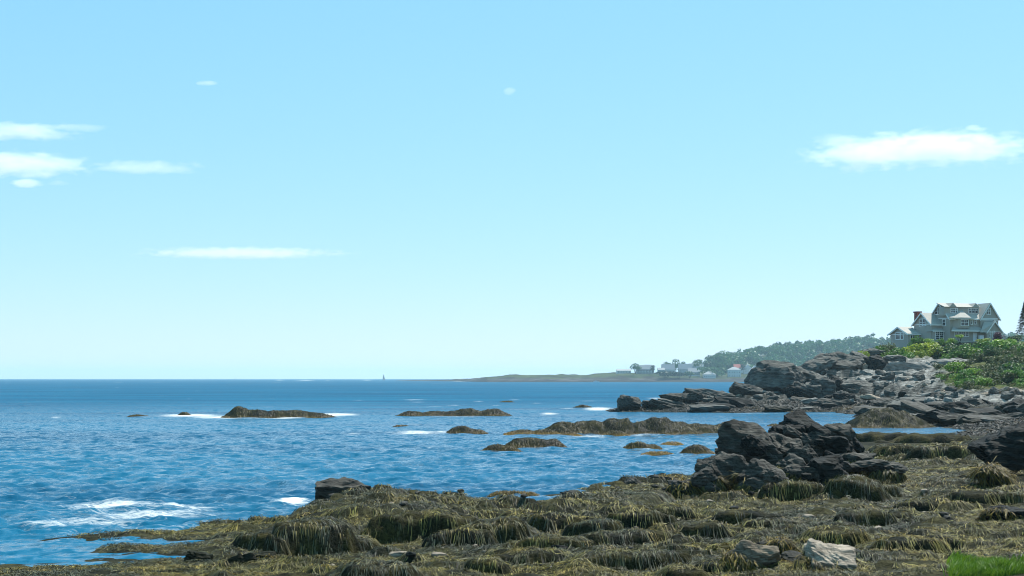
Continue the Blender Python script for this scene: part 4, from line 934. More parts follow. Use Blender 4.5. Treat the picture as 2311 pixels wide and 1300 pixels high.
# bay with conical roof, second storey
ba0, ba1 = hp(2156, 0, b=-1.1)[0], hp(2195, 0, b=-1.1)[0]; zb0, zb1 = 3.1, 5.35
hpart('bay_wall', [(ba0, 0.05, zb0), (ba0+.9, -1.1, zb0), (ba1-.9, -1.1, zb0), (ba1, .05, zb0), (ba0, .05, zb1), (ba0+.9, -1.1, zb1), (ba1-.9, -1.1, zb1), (ba1, .05, zb1)], BOXF, M['shingle_wall'])
bc = hp(2172, 0, b=.6)[0]
hpart('bay_roof', [(ba0-.9, .4, zb1), (ba0+.6, -1.55, zb1), (ba1-.7, -1.55, zb1), (ba1+.5, .4, zb1), (bc, 1.1, ZE+1.9), (ba0-.9, .4, zb1+.12), (ba0+.6, -1.55, zb1+.12), (ba1-.7, -1.55, zb1+.12), (ba1+.5, .4, zb1+.12)], [(0, 1, 2, 3), (5, 6, 4), (6, 7, 4), (7, 8, 4), (8, 5, 4), (0, 1, 6, 5), (1, 2, 7, 6), (2, 3, 8, 7), (3, 0, 5, 8)], M['roof_grey'])
slab('bay_eave', [(ba0-1.0, -1.6, zb1-.12), (ba1+.8, -1.6, zb1-.12), (ba1+.8, -.02, zb1-.12), (ba0-1.0, -.02, zb1-.12)], .1, M['trim'])
slab('roof', [(hp(2142, 0, b=-.6)[0], -.62, ZE-.10), (ba0+.2, -.62, ZE-.10), (ba0+1.4, .9, ZE+.9), (hp(2149, 0, b=.9)[0], .9, ZE+.9)], .12, M['roof_grey'])
window(2168, 2186, 720.5, 736, 2, b=-1.1)
window(2156.5, 2163.8, 720.5, 736, 1, b=-.35); window(2190, 2195, 720.5, 733, 1, b=-.3); window(2197.5, 2204, 720.5, 732, 1, b=0)
# pent roof over the ground floor
p0, p1 = hp(2147, 0, b=-1.3)[0], hp(2229, 0, b=-1.3)[0]
slab('porch_roof', [(p0, -1.35, 2.35), (p1, -1.35, 2.35), (p1-1.4, .02, 3.35), (p0+1.4, .02, 3.35)], .12, M['roof_grey'])
hbox('porch_fascia', p0, p1, -1.42, -1.352, 2.24, 2.46, M['trim'])
window(2154, 2186.5, 747.5, 760.5, 4, b=-.02)
dr = hbox('door', *[hp(2196, 0, b=-.06)[0], hp(2205, 0, b=-.06)[0]], -.1, -.005, .05, 2.05, M['door_white'])
hbox('door_handle', hp(2203.6, 0, b=-.1)[0], hp(2204.4, 0, b=-.1)[0], -.16, -.102, .95, 1.05, M['glass'], dr)
hbox('bulkhead', hp(2211, 0, b=-1.0)[0], hp(2221, 0, b=-1.0)[0], -1.0, -.52, .0, 1.4, M['door_white'])
# low cross gable on the right
la1 = ca1+.02; la0 = hp(2227, 0, b=-1.6)[0]
gable_walls(la0, la1, -1.6, 0, -3.5, 2.3, 4.55, 'b'); gable_roof(la0, la1, -1.6, .2, 2.3, 4.7, .35, 'b')
slab('roof', [(la0-2.1, -1.95, 2.05), (la0-.2, -1.95, 2.05), ((la0+la1)/2, -1.9, 4.6), ((la0+la1)/2-2.0, -.55, 4.6)], .12, M['roof_grey'])
window(2231, 2236, 746.5, 762, 1, b=-1.6); window(2239.5, 2245, 746.5, 762, 1, b=-1.6)
window(2226, 2235.5, 695, 710.5, 2, b=-.5); window(2238, 2243.5, 721.5, 728, 1, b=-.5)
window(2110, 2124, 694.5, 710, 2, a=0); window(2127, 2135, 720, 736, 1, a=0)
# left wing A
qa = -2.9; wa0, wa1 = hp(2102, 0, a=qa)[1], hp(2063, 0, a=qa)[1]
gable_walls(qa, 0.05, wa0, wa1, -3.5, 4.2, 6.6); gable_roof(qa, .05, wa0, wa1, 4.2, 6.75, .45)
window(2075, 2091, 719.5, 736, 2, a=qa)
# left wing B
qb = qa-3.2; wb0, wb1 = hp(2050, 0, a=qb)[1], hp(2010, 0, a=qb)[1]
gable_walls(qb, qa+.05, wb0, wb1, -4.5, 2.0, 3.4); gable_roof(qb, qa+.05, wb0, wb1, 2.0, 3.55, .5)
window(2022, 2032.5, 750, 766.5, 1, a=qb); window(2033, 2040.5, 750, 766.5, 1, a=qb); window(2053.5, 2070, 750.5, 766, 3, b=wb0)
# french doors bay in the inner corner
f0, f1 = hp(2107, 0, b=wa0-.6)[0], hp(2133, 0, b=wa0-.6)[0]
hbox('bay_wall', f0, f1, wa0-.6, wa0+1.5, -1.0, 2.4, M['shingle_wall'])
hpart('bay_roof', [(f0-.5, wa0-1.0, 2.35), (f1+.5, wa0-1.0, 2.35), (f1+.5, wa0+1.8, 2.35), (f0-.5, wa0+1.8, 2.35), (f0+1.2, wa0+.5, 3.5), (f1-1.0, wa0+.5, 3.5)], [(0, 1, 2, 3), (0, 1, 5, 4), (1, 2, 5), (2, 3, 4, 5), (3, 0, 4)], M['roof_grey'])
hbox('eave_board', f0-.5, f1+.5, wa0-1.07, wa0-1.005, 2.26, 2.48, M['trim'])
window(2110, 2129.5, 747.5, 766.5, 2, b=wa0-.6, rows=3)
# chimney
cc = hp(2069, 0, a=qa+1.2); ch = hbox('chimney', qa+.9, qa+2.0, cc[1]-.62, cc[1]+.62, 2.0, 7.05, M['brick'])
hbox('chimney_cap', qa+.75, qa+2.15, cc[1]-.8, cc[1]+.8, 7.052, 7.35, M['brick'], ch)

# ---- stone terrace wall in front of the house
tw = empty('terrace_wall', P(2150, 776, 322)); tag(tw, 'low dark dry-stone terrace wall with a pale coping in front of the house', 'wall')
M['wall_stone'] = simple('wall_stone', (.09, .088, .085), .9, .5, .9); M['coping'] = simple('coping', (.42, .40, .36), .85, .2, 1.0)
tr = np.random.default_rng(5); x = -8.2; WS = [rock_mesh(700+k, 2, (.5, .35, .22), strata=.05, planes=8, blocky=.62) for k in range(5)]
for me in WS: me.materials.append(M['wall_stone'])
for row in range(4):
    x = -8.2
    while x < 8.2:
        s = tr.uniform(.7, 1.2); o = link('stone', WS[int(tr.integers(5))], None, tw); o.location = (x, tr.normal(0, .03), -.9+row*.34); o.scale = (s, 1, .9); x += .82*s
for i in range(12):
    o = link('coping_stone', mesh_py('coping_stone', boxv(-.66, .66, -.4, .4, .42, .56), BOXF), M['coping'], tw); o.location = (-7.7+i*1.4, tr.normal(0, .03), tr.normal(0, .01))

# ================================================================== FOLIAGE
def leaf_cloud(n, size, r, lobes=9, shape=(1, 1, 1), leaf=.12, c0=(.03, .07, .02), c1=(.10, .18, .04), flat=0.0, shell=.55):
    """n leaf quads in the volume of several overlapping lobes (unit crown, radius about 1, base at z=0)"""
    cen = r.normal(0, .42, (lobes, 3)); cen[:, 2] = r.uniform(.35, 1.25, lobes); cen[:, :2] *= (1.15-.35*np.abs(cen[:, 2:3]-.7)); rad = r.uniform(.28, .52, lobes)
    li = r.integers(lobes, size=n); dv = r.normal(size=(n, 3)); dv /= np.linalg.norm(dv, axis=1)[:, None]
    p = cen[li]+dv*(rad[li]*r.uniform(shell, 1.05, n)**.6)[:, None]
    p = p*np.array(shape); p[:, 2] = np.maximum(p[:, 2], 0.02)
    nrm = dv*.6+r.normal(0, .5, (n, 3))+np.array((0, 0, .35)); nrm /= np.linalg.norm(nrm, axis=1)[:, None]
    t1 = np.cross(nrm, r.normal(size=(n, 3))); t1 /= np.linalg.norm(t1, axis=1)[:, None]; t2 = np.cross(nrm, t1)
    l = leaf*r.uniform(.6, 1.4, n)[:, None]
    V = np.stack([p-t1*l, p+t2*l*.6, p+t1*l, p-t2*l*.6], 1)*size
    Fq = np.arange(n*4).reshape(n, 4)
    hh = r.uniform(0, 1, n)*.55+.45*r.uniform(0, 1, lobes)[li]
    C = np.array(c0)*(1-hh)[:, None]+np.array(c1)*hh[:, None]
    return V.reshape(-1, 3), Fq, np.repeat(C, 4, 0)
def stems(r, n, h, spread, rad):
    V, Fs = [], []
    for i in range(n):
        a = r.uniform(0, 6.28); e = np.array((math.cos(a)*spread*r.uniform(.3, 1), math.sin(a)*spread*r.uniform(.3, 1), h*r.uniform(.7, 1)))
        s = np.array((math.cos(a)*rad, math.sin(a)*rad, -.25*h)); mid = s*.4+e*.6+np.array((0, 0, h*.08))
        k = len(V)
        for c, rr_ in ((s, rad), (mid, rad*.6), (e, rad*.2)):
            for j in range(5): V.append(c+np.array((math.cos(j*1.2566)*rr_, math.sin(j*1.2566)*rr_, 0)))
        for q_ in range(2):
            for j in range(5): Fs.append((k+q_*5+j, k+q_*5+(j+1) % 5, k+q_*5+5+(j+1) % 5, k+q_*5+5+j))
    return mesh_py('stem', V, Fs, True)
fol = np.random.default_rng(77); SH = {}
PAL = {'yellow': ((.12, .19, .015), (.42, .48, .05)), 'green': ((.035, .11, .02), (.16, .30, .045)), 'dark': ((.022, .060, .022), (.07, .13, .045)), 'brown': ((.040, .060, .022), (.14, .165, .06)), 'bright': ((.08, .18, .015), (.27, .42, .045)), 'purple': ((.06, .025, .04), (.20, .09, .13))}
def shrub_proto(key, k):
    if (key, k) not in SH:
        r = np.random.default_rng(500+k*13+len(key)); V, Fq, C = leaf_cloud(1500, 1.0, r, 12, (1.15, 1, .75), .075, *PAL[key])
        SH[(key, k)] = (mesh_np('foliage', V, Fq, C), stems(r, 6, .7, .6, .03))
    return SH[(key, k)]
def shrub(px, py_top, py_base, wpx, d, key, label, k=None, group='shrubs on the headland', cat='shrub', name='shrub'):
    s = wpx*mpp(d)/1.75; c = P(px, py_base, d); c.z = min(c.z, gz(c.x, c.y)+.1) if d > 200 else c.z; h = CH-(py_top-CY)*mpp(d)-c.z
    fm_, sm_ = shrub_proto(key, int(fol.integers(3)) if k is None else k)
    root = empty(name, c, float(fol.uniform(0, 6.28))); root.scale = (s, s*1.2, h/1.12); tag(root, label, cat, group)
    link('foliage', fm_, M['leaf'], root); link('stem', sm_, M['trunk'], root)
    return root
for a in (
 (2092,776,812,62,316,'yellow','broad yellow-green shrub below the terrace wall'),(2062,783,812,44,315,'yellow','yellow-green shrub at the left end of the terrace wall'),(2108,774,806,44,317,'yellow','tall yellow-green shrub against the middle of the terrace wall'),(2078,790,815,40,313,'yellow','low yellow-green shrub in front of its larger neighbours'),
 (2142,776,816,52,315,'dark','dark green bush between the yellow shrubs and the rounded green one'),(2182,778,814,74,314,'green','large rounded green shrub below the terrace wall'),(2160,790,818,44,312,'green','low green bush in front of the dark bush'),(2208,788,816,44,312,'bright','bright green spreading bush beside the rounded green shrub'),
 (2026,786,812,50,315,'green','green shrub growing under the left corner of the house'),(2000,776,796,40,322,'brown','olive bush on the skyline left of the house'),(2044,792,814,40,313,'green','small green shrub above the fractured rock bank'),(1990,782,798,30,320,'green','grassy bush on the ledge left of the house'),
 (2240,768,800,60,318,'green','green bush at the right end of the terrace wall'),(2230,780,822,54,308,'dark','dark bush with a bare twig below the right end of the house'),(2275,766,806,66,312,'bright','fresh green bush right of the house'),(2305,770,812,60,308,'green','green bush beneath the spruce'),
 (2250,800,842,70,296,'brown','dark olive bayberry thicket above the bright bush'),(2300,806,850,80,290,'brown','dark olive bush on the slope cut by the frame'),(2215,812,850,60,293,'brown','olive bush bordering the pale rock shelf'),(2180,830,868,70,272,'brown','olive-grey bush at the left edge of the thicket'),(2150,838,870,40,276,'brown','small olive bush on the pale ledge edge'),
 (2225,836,876,80,262,'brown','large olive thicket bush on the middle slope'),(2268,828,872,60,266,'bright','bright lime-green bush amid the dark thicket'),(2300,838,884,70,256,'green','mid-green bush on the lower slope cut by the frame'),(2245,850,888,60,250,'green','green bush at the foot of the thicket'),(2172,846,872,44,262,'yellow','lime-tinted low bush in front of the olive thicket'),(2205,856,884,56,252,'brown','low olive bush above the rubble'),(2285,860,890,60,245,'bright','low bright bush above the pale slab'),(2190,868,884,40,250,'yellow','small yellow-green tuft above the upright stones'),
 (2336,800,870,90,270,'brown','tall olive bush beyond the frame edge of the slope'),(2340,850,900,80,240,'green','green bush beyond the frame edge of the slope'),
 (2060,846,862,36,284,'green','small green cushion of leaves in a crack of the pale ledge'),(2070,760,774,24,322,'green','clipped round green bush on the terrace at the left wing'),(2122,764,774,16,322,'green','small clipped bush beside the french doors'),(2100,765,774,30,322,'bright','flowering border plants left of the french doors'),(2142,764,773,26,322,'bright','flowering border plants right of the french doors'),
 (2253,750,768,20,324,'purple','purple-leaved bush at the right corner of the house','x'),(2283,758,772,34,326,'dark','dark hedge bush between the house and the spruce'),(2215,765,773,34,322,'yellow','cream flowering plants in front of the white bulkhead'),(1945,793,800,26,314,'yellow','tuft of yellow grass on the crag top')):
    shrub(*a[:7])
SLAB = {'brown': 'olive bayberry bush in the thicket on the headland slope', 'green': 'mid-green bush in the thicket on the headland slope', 'dark': 'dark green bush in the thicket on the headland slope', 'bright': 'light green bush in the thicket on the headland slope'}
ns = 0
while ns < 110:
    pr = fol.uniform(2120, 2430); d = fol.uniform(236, 318); x, y = (pr-CX)/F*d, d; z = gz(x, y)
    if z < 3.9 or z > 13 or pr < 2215-(d < 285)*85+20*math.sin(d*.4): continue
    key = str(fol.choice(['brown', 'brown', 'brown', 'green', 'green', 'dark', 'bright'])); s = fol.uniform(1.1, 2.3); fm_, sm_ = shrub_proto(key, int(fol.integers(3)))
    root = empty('shrub', (x, y, z-.15), float(fol.uniform(0, 6.28))); root.scale = (s, s, fol.uniform(.8, 1.5)*s*.8); tag(root, ('low ' if s < 1.5 else ('broad ' if s > 1.95 else ''))+SLAB[key]+(' beside the pale ledge' if pr < 2215 else (' level with the house' if z > 10 else (' just above the rubble' if z < 5.2 else ''))), 'shrub', key+' shrubs in the slope thicket')
    link('foliage', fm_, M['leaf'], root); link('stem', sm_, M['trunk'], root); ns += 1
# small windswept tree on the terrace
st = empty('terrace_tree', P(2166, 771, 322)); tag(st, 'small flat-topped windswept tree on the terrace in front of the windows', 'tree')
r = np.random.default_rng(9); V, Fq, C = leaf_cloud(900, 1.0, r, 9, (1.25, .9, .5), .085, *PAL['bright']); V[:, 2] += .75
o = link('crown', mesh_np('crown', V, Fq, C), M['leaf'], st); o.scale = (1.15, 1.15, 1.05)
link('trunk', stems(r, 5, 1.25, .75, .09), M['trunk'], st)
# spruce at the right edge
sp = empty('spruce_tree', P(2313, 772, 330)); tag(sp, 'tall dark spruce tree standing right of the house at the frame edge', 'tree')
n = 5200; hh = r.uniform(0, 1, n)**.8; H_ = 9.5; tier = hh*15; rad = (1-hh)*3.2*(.55+.45*(1-(tier-np.floor(tier))))+.08; az = r.uniform(0, 6.28, n); rr_ = rad*r.uniform(.25, 1, n)**.5
p = np.stack([np.cos(az)*rr_, np.sin(az)*rr_, .5+hh*(H_-.5)-.22*rr_], -1)
od = np.stack([np.cos(az), np.sin(az), np.full(n, -.25)], -1); sd2 = np.stack([-np.sin(az), np.cos(az), r.normal(0, .3, n)], -1); l = r.uniform(.12, .3, n)[:, None]
V = np.stack([p-od*l, p+sd2*l*.4, p+od*l, p-sd2*l*.4], 1).reshape(-1, 3)
cc_ = r.uniform(0, 1, n)[:, None]; C = np.array((.010, .025, .012))*(1-cc_)+np.array((.03, .06, .025))*cc_
link('crown', mesh_np('crown', V, np.arange(n*4).reshape(n, 4), np.repeat(C, 4, 0)), M['leaf'], sp)
tv = []; tf = []
for k_, (z_, q_) in enumerate(((-.5, .2), (4, .13), (9.3, .02))):
    for j in range(7): tv.append((math.cos(j*.8976)*q_, math.sin(j*.8976)*q_, z_))
for k_ in range(2):
    for j in range(7): tf.append((k_*7+j, k_*7+(j+1) % 7, k_*7+7+(j+1) % 7, k_*7+7+j))
link('trunk', mesh_py('trunk', tv, tf, True), M['trunk'], sp)

# ---- marsh grass at the near right edge
r = np.random.default_rng(15); n = 9000
u = np.concatenate([r.normal(2215, 38, n//2), r.uniform(2150, 2440, n//2)]); v = r.uniform(35.5, 37.9, n); x = (u-CX)/F*v
kk = (u > 2132+np.abs(r.normal(0, 12, n))) & ((v < 38.6+.5*np.sin(u*.05)) ); x, v = x[kk], v[kk]; n = len(x)
z = G.sample(GZ, x, v); L = r.uniform(.16, .50, n)*(.35+1.0*vn(x*1.6, v*1.6, 8)); ax, ay = r.normal(.12, .3, n), r.normal(0, .3, n); wd = r.uniform(.008, .016, n)
V = np.empty((n, 6, 3))
for k_, (t_, w_) in enumerate(((0, 1), (.55, .8), (1, .1))):
    cx_, cy_, cz_ = x+ax*L*t_**2, v+ay*L*t_**2, z-.02+L*t_*(1-.18*t_)
    V[:, 2*k_] = np.stack([cx_-wd*w_, cy_, cz_], -1); V[:, 2*k_+1] = np.stack([cx_+wd*w_, cy_, cz_], -1)
b0 = (np.arange(n)*6)[:, None]; Fq = np.concatenate([b0+np.array([[0, 1, 3, 2]]), b0+np.array([[2, 3, 5, 4]])], 1).reshape(-1, 4)
C = np.array((.05, .13, .008))+r.uniform(0, 1, n)[:, None]*np.array((.13, .17, .02))
tag(link('grass', mesh_np('grass', V.reshape(-1, 3), Fq, np.repeat(C, 6, 0)), M['leaf']), 'bright green marsh grass tuft at the edge of the weed flat', 'grass', kind='stuff')

# ================================================================== FAR SHORE
FD = CH*F/8.2                       # about 2270 m
def fz(X, Y):
    px = X/Y*F+CX
    crest = np.interp(px, [860, 960, 1060, 1100, 1150, 1240, 1310, 1400, 1500, 1600, 1700, 1800, 2000, 2300, 2600], [.4, 1.2, 3.0, 6.5, 10.5, 10.5, 10.5, 15, 14, 12, 12, 16, 22, 26, 26])
    hill = np.interp(px, [1450, 1560, 1640, 1720, 1850, 1950, 2300, 2600], [0, 4, 25, 38, 46, 47, 45, 42])
    front = np.interp(px, [850, 1000, 1100, 1700, 2600], [3900, 2900, FD, FD, FD-150])
    t = sstep(0, 90, Y-front); s2 = sstep(120, 600, Y-front)
    back = 1-sstep(300, 500, Y-front)*np.interp(px, [1400, 1500], [1, 0])
    side = sstep(850, 960, px)
    rg = fbm(X*.02, Y*.02, 4, 88)
    return (crest*(.20*sstep(-4, 14, Y-front)+.8*t)*(1+.10*rg)*back+hill*s2+1.5*rg*t)*side-2.0*(1-sstep(-12, 4, Y-front))-.6*(1-side)
fpx = np.arange(840, 2640, 5.0); fd = np.exp(np.arange(math.log(FD-60), math.log(4600), .006)); fd = np.concatenate([np.arange(FD-180, FD+220, 5), fd[fd > FD+220]])
Uf, Df = np.meshgrid((fpx-CX)/F, fd); Xf, Yf = Uf*Df, Df; Zf = fz(Xf, Yf)
nn_ = fbm(Xf*.012, Yf*.02, 4, 91)*.5+.5; n3 = fbm(Xf*.05, Yf*.08, 3, 93)*.5+.5
Cf = mixc(np.array((.035, .03, .028)), np.array((.14, .13, .12)), np.clip(n3*1.2-.1, 0, 1))
Cf = mixc(Cf, np.array((.055, .05, .045)), (1-sstep(2.0, 3.6, Zf+1.5*(n3-.5)))*.9)
Cf = mixc(Cf, mixc(np.array((.025, .05, .02)), np.array((.09, .11, .035)), np.clip(nn_, 0, 1)), sstep(5.5, 8.0, Zf+5*(n3-.5)))
ii = np.arange(Zf.size).reshape(Zf.shape); qq = np.stack([ii[:-1, :-1], ii[:-1, 1:], ii[1:, 1:], ii[1:, :-1]], -1)
qk = qq[(np.maximum(Zf[:-1, :-1], Zf[1:, 1:]) > -.6)]
tag(link('far_point', submesh('far_point', qk, np.stack([Xf, Yf, Zf], -1).reshape(-1, 3), Cf.reshape(-1, 3)*.62), M['far']), kind='structure')
def fgz(x, y): return float(fz(np.array([[x]]), np.array([[y]]))[0, 0])
def crowns(cx, cy, cz, rad, ht, r, per=70, c0=(.012, .060, .018), c1=(.045, .16, .030), leaf=.26):
    n = len(cx); ii_ = np.repeat(np.arange(n), per); m_ = len(ii_)
    dv = r.normal(size=(m_, 3)); dv /= np.linalg.norm(dv, axis=1)[:, None]; dv[:, 2] = np.abs(dv[:, 2])*1.1-.25
    lob = r.normal(0, .30, (n, 5, 3))[ii_, r.integers(5, size=m_)]
    p = (lob+dv*.72*r.uniform(.75, 1.05, m_)[:, None])
    P_ = np.stack([cx[ii_]+p[:, 0]*rad[ii_], cy[ii_]+p[:, 1]*rad[ii_], cz[ii_]+ht[ii_]*(.58+.42*p[:, 2])], -1)
    nrm = dv+r.normal(0, .45, (m_, 3)); nrm /= np.linalg.norm(nrm, axis=1)[:, None]
    t1 = np.cross(nrm, r.normal(size=(m_, 3))); t1 /= np.linalg.norm(t1, axis=1)[:, None]; t2 = np.cross(nrm, t1); l = (leaf*rad[ii_]*r.uniform(.7, 1.5, m_))[:, None]
    V = np.stack([P_-t1*l, P_+t2*l*.8, P_+t1*l, P_-t2*l*.8], 1).reshape(-1, 3)
    tc_ = r.uniform(0, 1, n)[ii_]*.6+r.uniform(0, 1, m_)*.4; C = np.array(c0)*(1-tc_)[:, None]+np.array(c1)*tc_[:, None]
    return V, np.arange(m_*4).reshape(m_, 4), np.repeat(C, 4, 0)
r = np.random.default_rng(41); n = 900
u = r.uniform(1600, 2400, n); dd_ = FD+r.uniform(150, 720, n); x = (u-CX)/F*dd_; kk = u > 1570+ (dd_-FD)*.0+np.abs(r.normal(0, 20, n)); x, dd_ = x[kk], dd_[kk]
z = np.array(fz(x[None], dd_[None]))[0]; n = len(x)
rd = r.uniform(6, 11, n); hts = r.uniform(13, 24, n)
V, Fq, C = crowns(x, dd_, z-1, rd, hts, r, 75)
tag(link('woods', mesh_np('woods', V, Fq, C), M['leaf']), 'hazy green wooded hill behind the far shore', 'woods', kind='stuff')
def ftree(px, py_top, py_base, wpx, d, label, seed, dark=False):
    r = np.random.default_rng(seed); k = mpp(d); c = P(px, py_base, d)
    root = empty('tree', c); tag(root, label, 'tree', 'trees on the far shore')
    one = np.array([1.0]); V, Fq, C = crowns(one*0, one*0, one*0, one*wpx*k*.60, one*(py_base-py_top)*k, r, 420, *(((.012, .03, .016), (.03, .06, .028)) if dark else ((.022, .07, .024), (.07, .17, .05))), leaf=.10)
    link('crown', mesh_np('crown', V, Fq, C), M['leaf'], root)
    t_ = stems(r, 5, (py_base-py_top)*k*.6, wpx*k*.3, .5); link('trunk', t_, M['trunk'], root)
for a in ((1434,823,841,22,FD+90,'round isolated tree at the left of the village',1),(1452,824,838,12,FD+110,'small tree beside the long low cottage',2),(1506,812,840,18,FD+150,'slender tree behind the middle cottages',3),(1524,811,842,24,FD+150,'broad tree behind the middle cottages',4),(1540,816,838,14,FD+160,'small tree right of the broad tree',5),
          (1572,812,838,30,FD+180,'spreading tree above the gabled cottages',6),(1600,808,842,30,FD+180,'leafy tree right of the gabled cottages',7),(1626,796,848,40,FD+190,'tall dome-crowned tree standing above the village',8),(1590,828,852,26,FD+60,'light green tree above the round pavilion',9),(1618,832,856,34,FD+60,'pale green tree between pavilion and white house',10),(1604,830,858,22,FD+50,'small pale tree beside the pavilion',11),
          (1676,822,850,16,FD+95,'dark tree between the white houses',12,True),(1660,800,845,44,FD+230,'tree at the foot of the wooded hill',13),(1690,796,840,50,FD+260,'large tree at the foot of the wooded hill behind the white houses',14),(1474,826,840,12,FD+70,'dark little tree between two cottages',15,True),(1500,838,852,40,FD+30,'dark green thicket on the bank below the cottages',16,True),(1530,840,854,30,FD+30,'second dark thicket, right of the first on the bank',17,True),(1556,840,852,24,FD+30,'low bush below the gabled cottage',18)):
    ftree(*a)
M['far_white'] = simple('white_clapboard', (.52, .52, .50), .7, .05, .3); M['far_grey'] = simple('weathered_clapboard', (.36, .37, .38), .8, .1, .3); M['far_roof'] = simple('grey_roof', (.30, .30, .31), .85, .1, .3); M['far_roof_l'] = simple('light_roof', (.38, .38, .37), .8, .1, .3); M['red_roof'] = simple('red_roof', (.42, .12, .09), .8, .1, .3)
def cottage(px0, px1, py_top, py_base, d, label, wall='far_grey', roof='far_roof', eave=.5, axis='x', nwin=4, porch=False, hip=False, storeys=1, yaw=0.0):
    k = mpp(d); w_ = (px1-px0)*k; h_ = (py_base-py_top)*k; c = P((px0+px1)/2, py_base, d); root = empty('cottage', c, yaw)
    tag(root, label, 'house', 'houses of the far village'); dp = min(w_*.8, 11); ze = h_*eave
    def bx(name, x0, x1, y0, y1, z0, z1, m, par=None):
        return link(name, mesh_py(name, boxv(x0, x1, y0, y1, z0, z1), BOXF), m, par or root)
    bx('wall', -w_/2, w_/2, 0, dp, -3, ze, M[wall])
    o_ = .5
    if hip: V = [(-w_/2-o_, -o_, ze), (w_/2+o_, -o_, ze), (w_/2+o_, dp+o_, ze), (-w_/2-o_, dp+o_, ze), (-w_*.12, dp/2, h_), (w_*.12, dp/2, h_)]; Fs = [(0, 1, 5, 4), (1, 2, 5), (2, 3, 4, 5), (3, 0, 4), (3, 2, 1, 0)]
    elif axis == 'x': V = [(-w_/2-o_, -o_, ze), (w_/2+o_, -o_, ze), (w_/2+o_, dp+o_, ze), (-w_/2-o_, dp+o_, ze), (-w_/2-o_, dp/2, h_), (w_/2+o_, dp/2, h_)]; Fs = [(0, 1, 5, 4), (1, 2, 5), (2, 3, 4, 5), (3, 0, 4), (3, 2, 1, 0)]
    else:
        V = [(-w_/2-o_, -o_, ze-.2), (0, -o_, h_), (w_/2+o_, -o_, ze-.2), (-w_/2-o_, dp+o_, ze-.2), (0, dp+o_, h_), (w_/2+o_, dp+o_, ze-.2)]; Fs = [(0, 1, 4, 3), (1, 2, 5, 4), (0, 3, 5, 2), (3, 4, 5), (0, 2, 1)]
        link('gable', mesh_py('gable', [(-w_/2, -.02, ze), (w_/2, -.02, ze), (0, -.02, h_-.5), (-w_/2, -.6, ze), (w_/2, -.6, ze), (0, -.6, h_-.5)], [(0, 1, 2), (3, 5, 4), (0, 3, 4, 1), (1, 4, 5, 2), (2, 5, 3, 0)]), M[wall], root)
    link('roof', mesh_py('roof', V, Fs), M[roof], root)
    for s_ in range(storeys):
        z0 = .9+s_*ze/storeys*1.0; hh_ = min(1.9, ze/storeys*.5)
        for i in range(nwin):
            xc = -w_/2+w_*(i+.5)/nwin; f_ = bx('window', xc-.75, xc+.75, -.12, -.01, z0-.15, z0+hh_+.15, M['trim']); bx('pane', xc-.55, xc+.55, -.16, -.122, z0, z0+hh_, M['glass'], f_)
    if porch:
        bx('porch_roof', -w_/2, w_/2, -3.2, -.13, ze*.62, ze*.62+.35, M['far_roof_l'])
        for i in range(7): xx = -w_/2+.3+(w_-.6)*i/6; bx('post', xx-.12, xx+.12, -3.1, -2.85, -3, ze*.62-.005, M['trim'])
        bx('railing', -w_/2, w_/2, -3.16, -3.11, .0, .9, M['trim'])
cottage(1437,1476,824,840,FD+100,'long low cottage with a porch next to the isolated tree','far_grey','far_roof',.42,porch=True,nwin=6)
cottage(1455,1471,823,834,FD+112,'grey-roofed upper part behind the long low cottage','far_grey','far_roof',.5,nwin=2)
cottage(1485,1500,830,842,FD+95,'small pale cottage between the low cottage and the broad tree','far_grey','far_roof_l',.6,nwin=3)
cottage(1494,1523,822,842,FD+100,'cottage with a dormered grey roof and white veranda','far_white','far_roof',.42,porch=True,nwin=4)
cottage(1532,1562,821,846,FD+95,'tall cottage with a steep grey roof in the middle of the village','far_grey','far_roof',.5,nwin=4,storeys=2)
cottage(1554,1580,831,848,FD+80,'cottage with a long porch of white posts below the steep roof','far_grey','far_roof',.5,porch=True,nwin=5)
cottage(1556,1588,820,834,FD+170,'house with a wide white roof behind the steep-roofed cottage','far_grey','far_roof_l',.5,nwin=3)
cottage(1588,1616,838,852,FD+40,'low white pavilion with a pale roof near the beach','far_white','far_roof_l',.5,hip=True,nwin=6)
cottage(1644,1672,828,851,FD+60,'white two-storey hip-roofed house near the beach','far_white','far_roof_l',.72,hip=True,nwin=5,storeys=2)
cottage(1657,1678,822,838,FD+130,'house with a red roof behind the white hip-roofed house','far_white','red_roof',.5,nwin=2)
cottage(1679,1697,822,848,FD+90,'white gabled house beside the dark tree','far_white','far_roof_l',.6,axis='y',nwin=2,storeys=2)
cottage(1693,1716,825,850,FD+70,'white gabled house half hidden by the black crag','far_white','far_roof',.55,axis='y',nwin=3,storeys=2)
cottage(1392,1424,833,842,FD+110,'low pale flat-roofed cottage on the open point','far_white','far_roof_l',.6,nwin=5)
fp = empty('flagpole', P(1414, 836, FD+100)); tag(fp, 'thin bare flagpole on the open point of the far shore', 'pole')
link('mast', mesh_py('mast', [(math.cos(j*1.047)*(.16 if k_ == 0 else .06), math.sin(j*1.047)*(.16 if k_ == 0 else .06), (-2, 11)[k_]) for k_ in (0, 1) for j in range(6)], [(j, (j+1) % 6, 6+(j+1) % 6, 6+j) for j in range(6)]+[(6, 7, 8, 9, 10, 11)]), M['trim'], fp)
bm_ = bmesh.new(); bmesh.ops.create_icosphere(bm_, subdivisions=2, radius=.22); me = bpy.data.meshes.new('finial'); bm_.to_mesh(me); bm_.free(); o = link('finial', me, M['trim'], fp); o.location = (0, 0, 11.1)
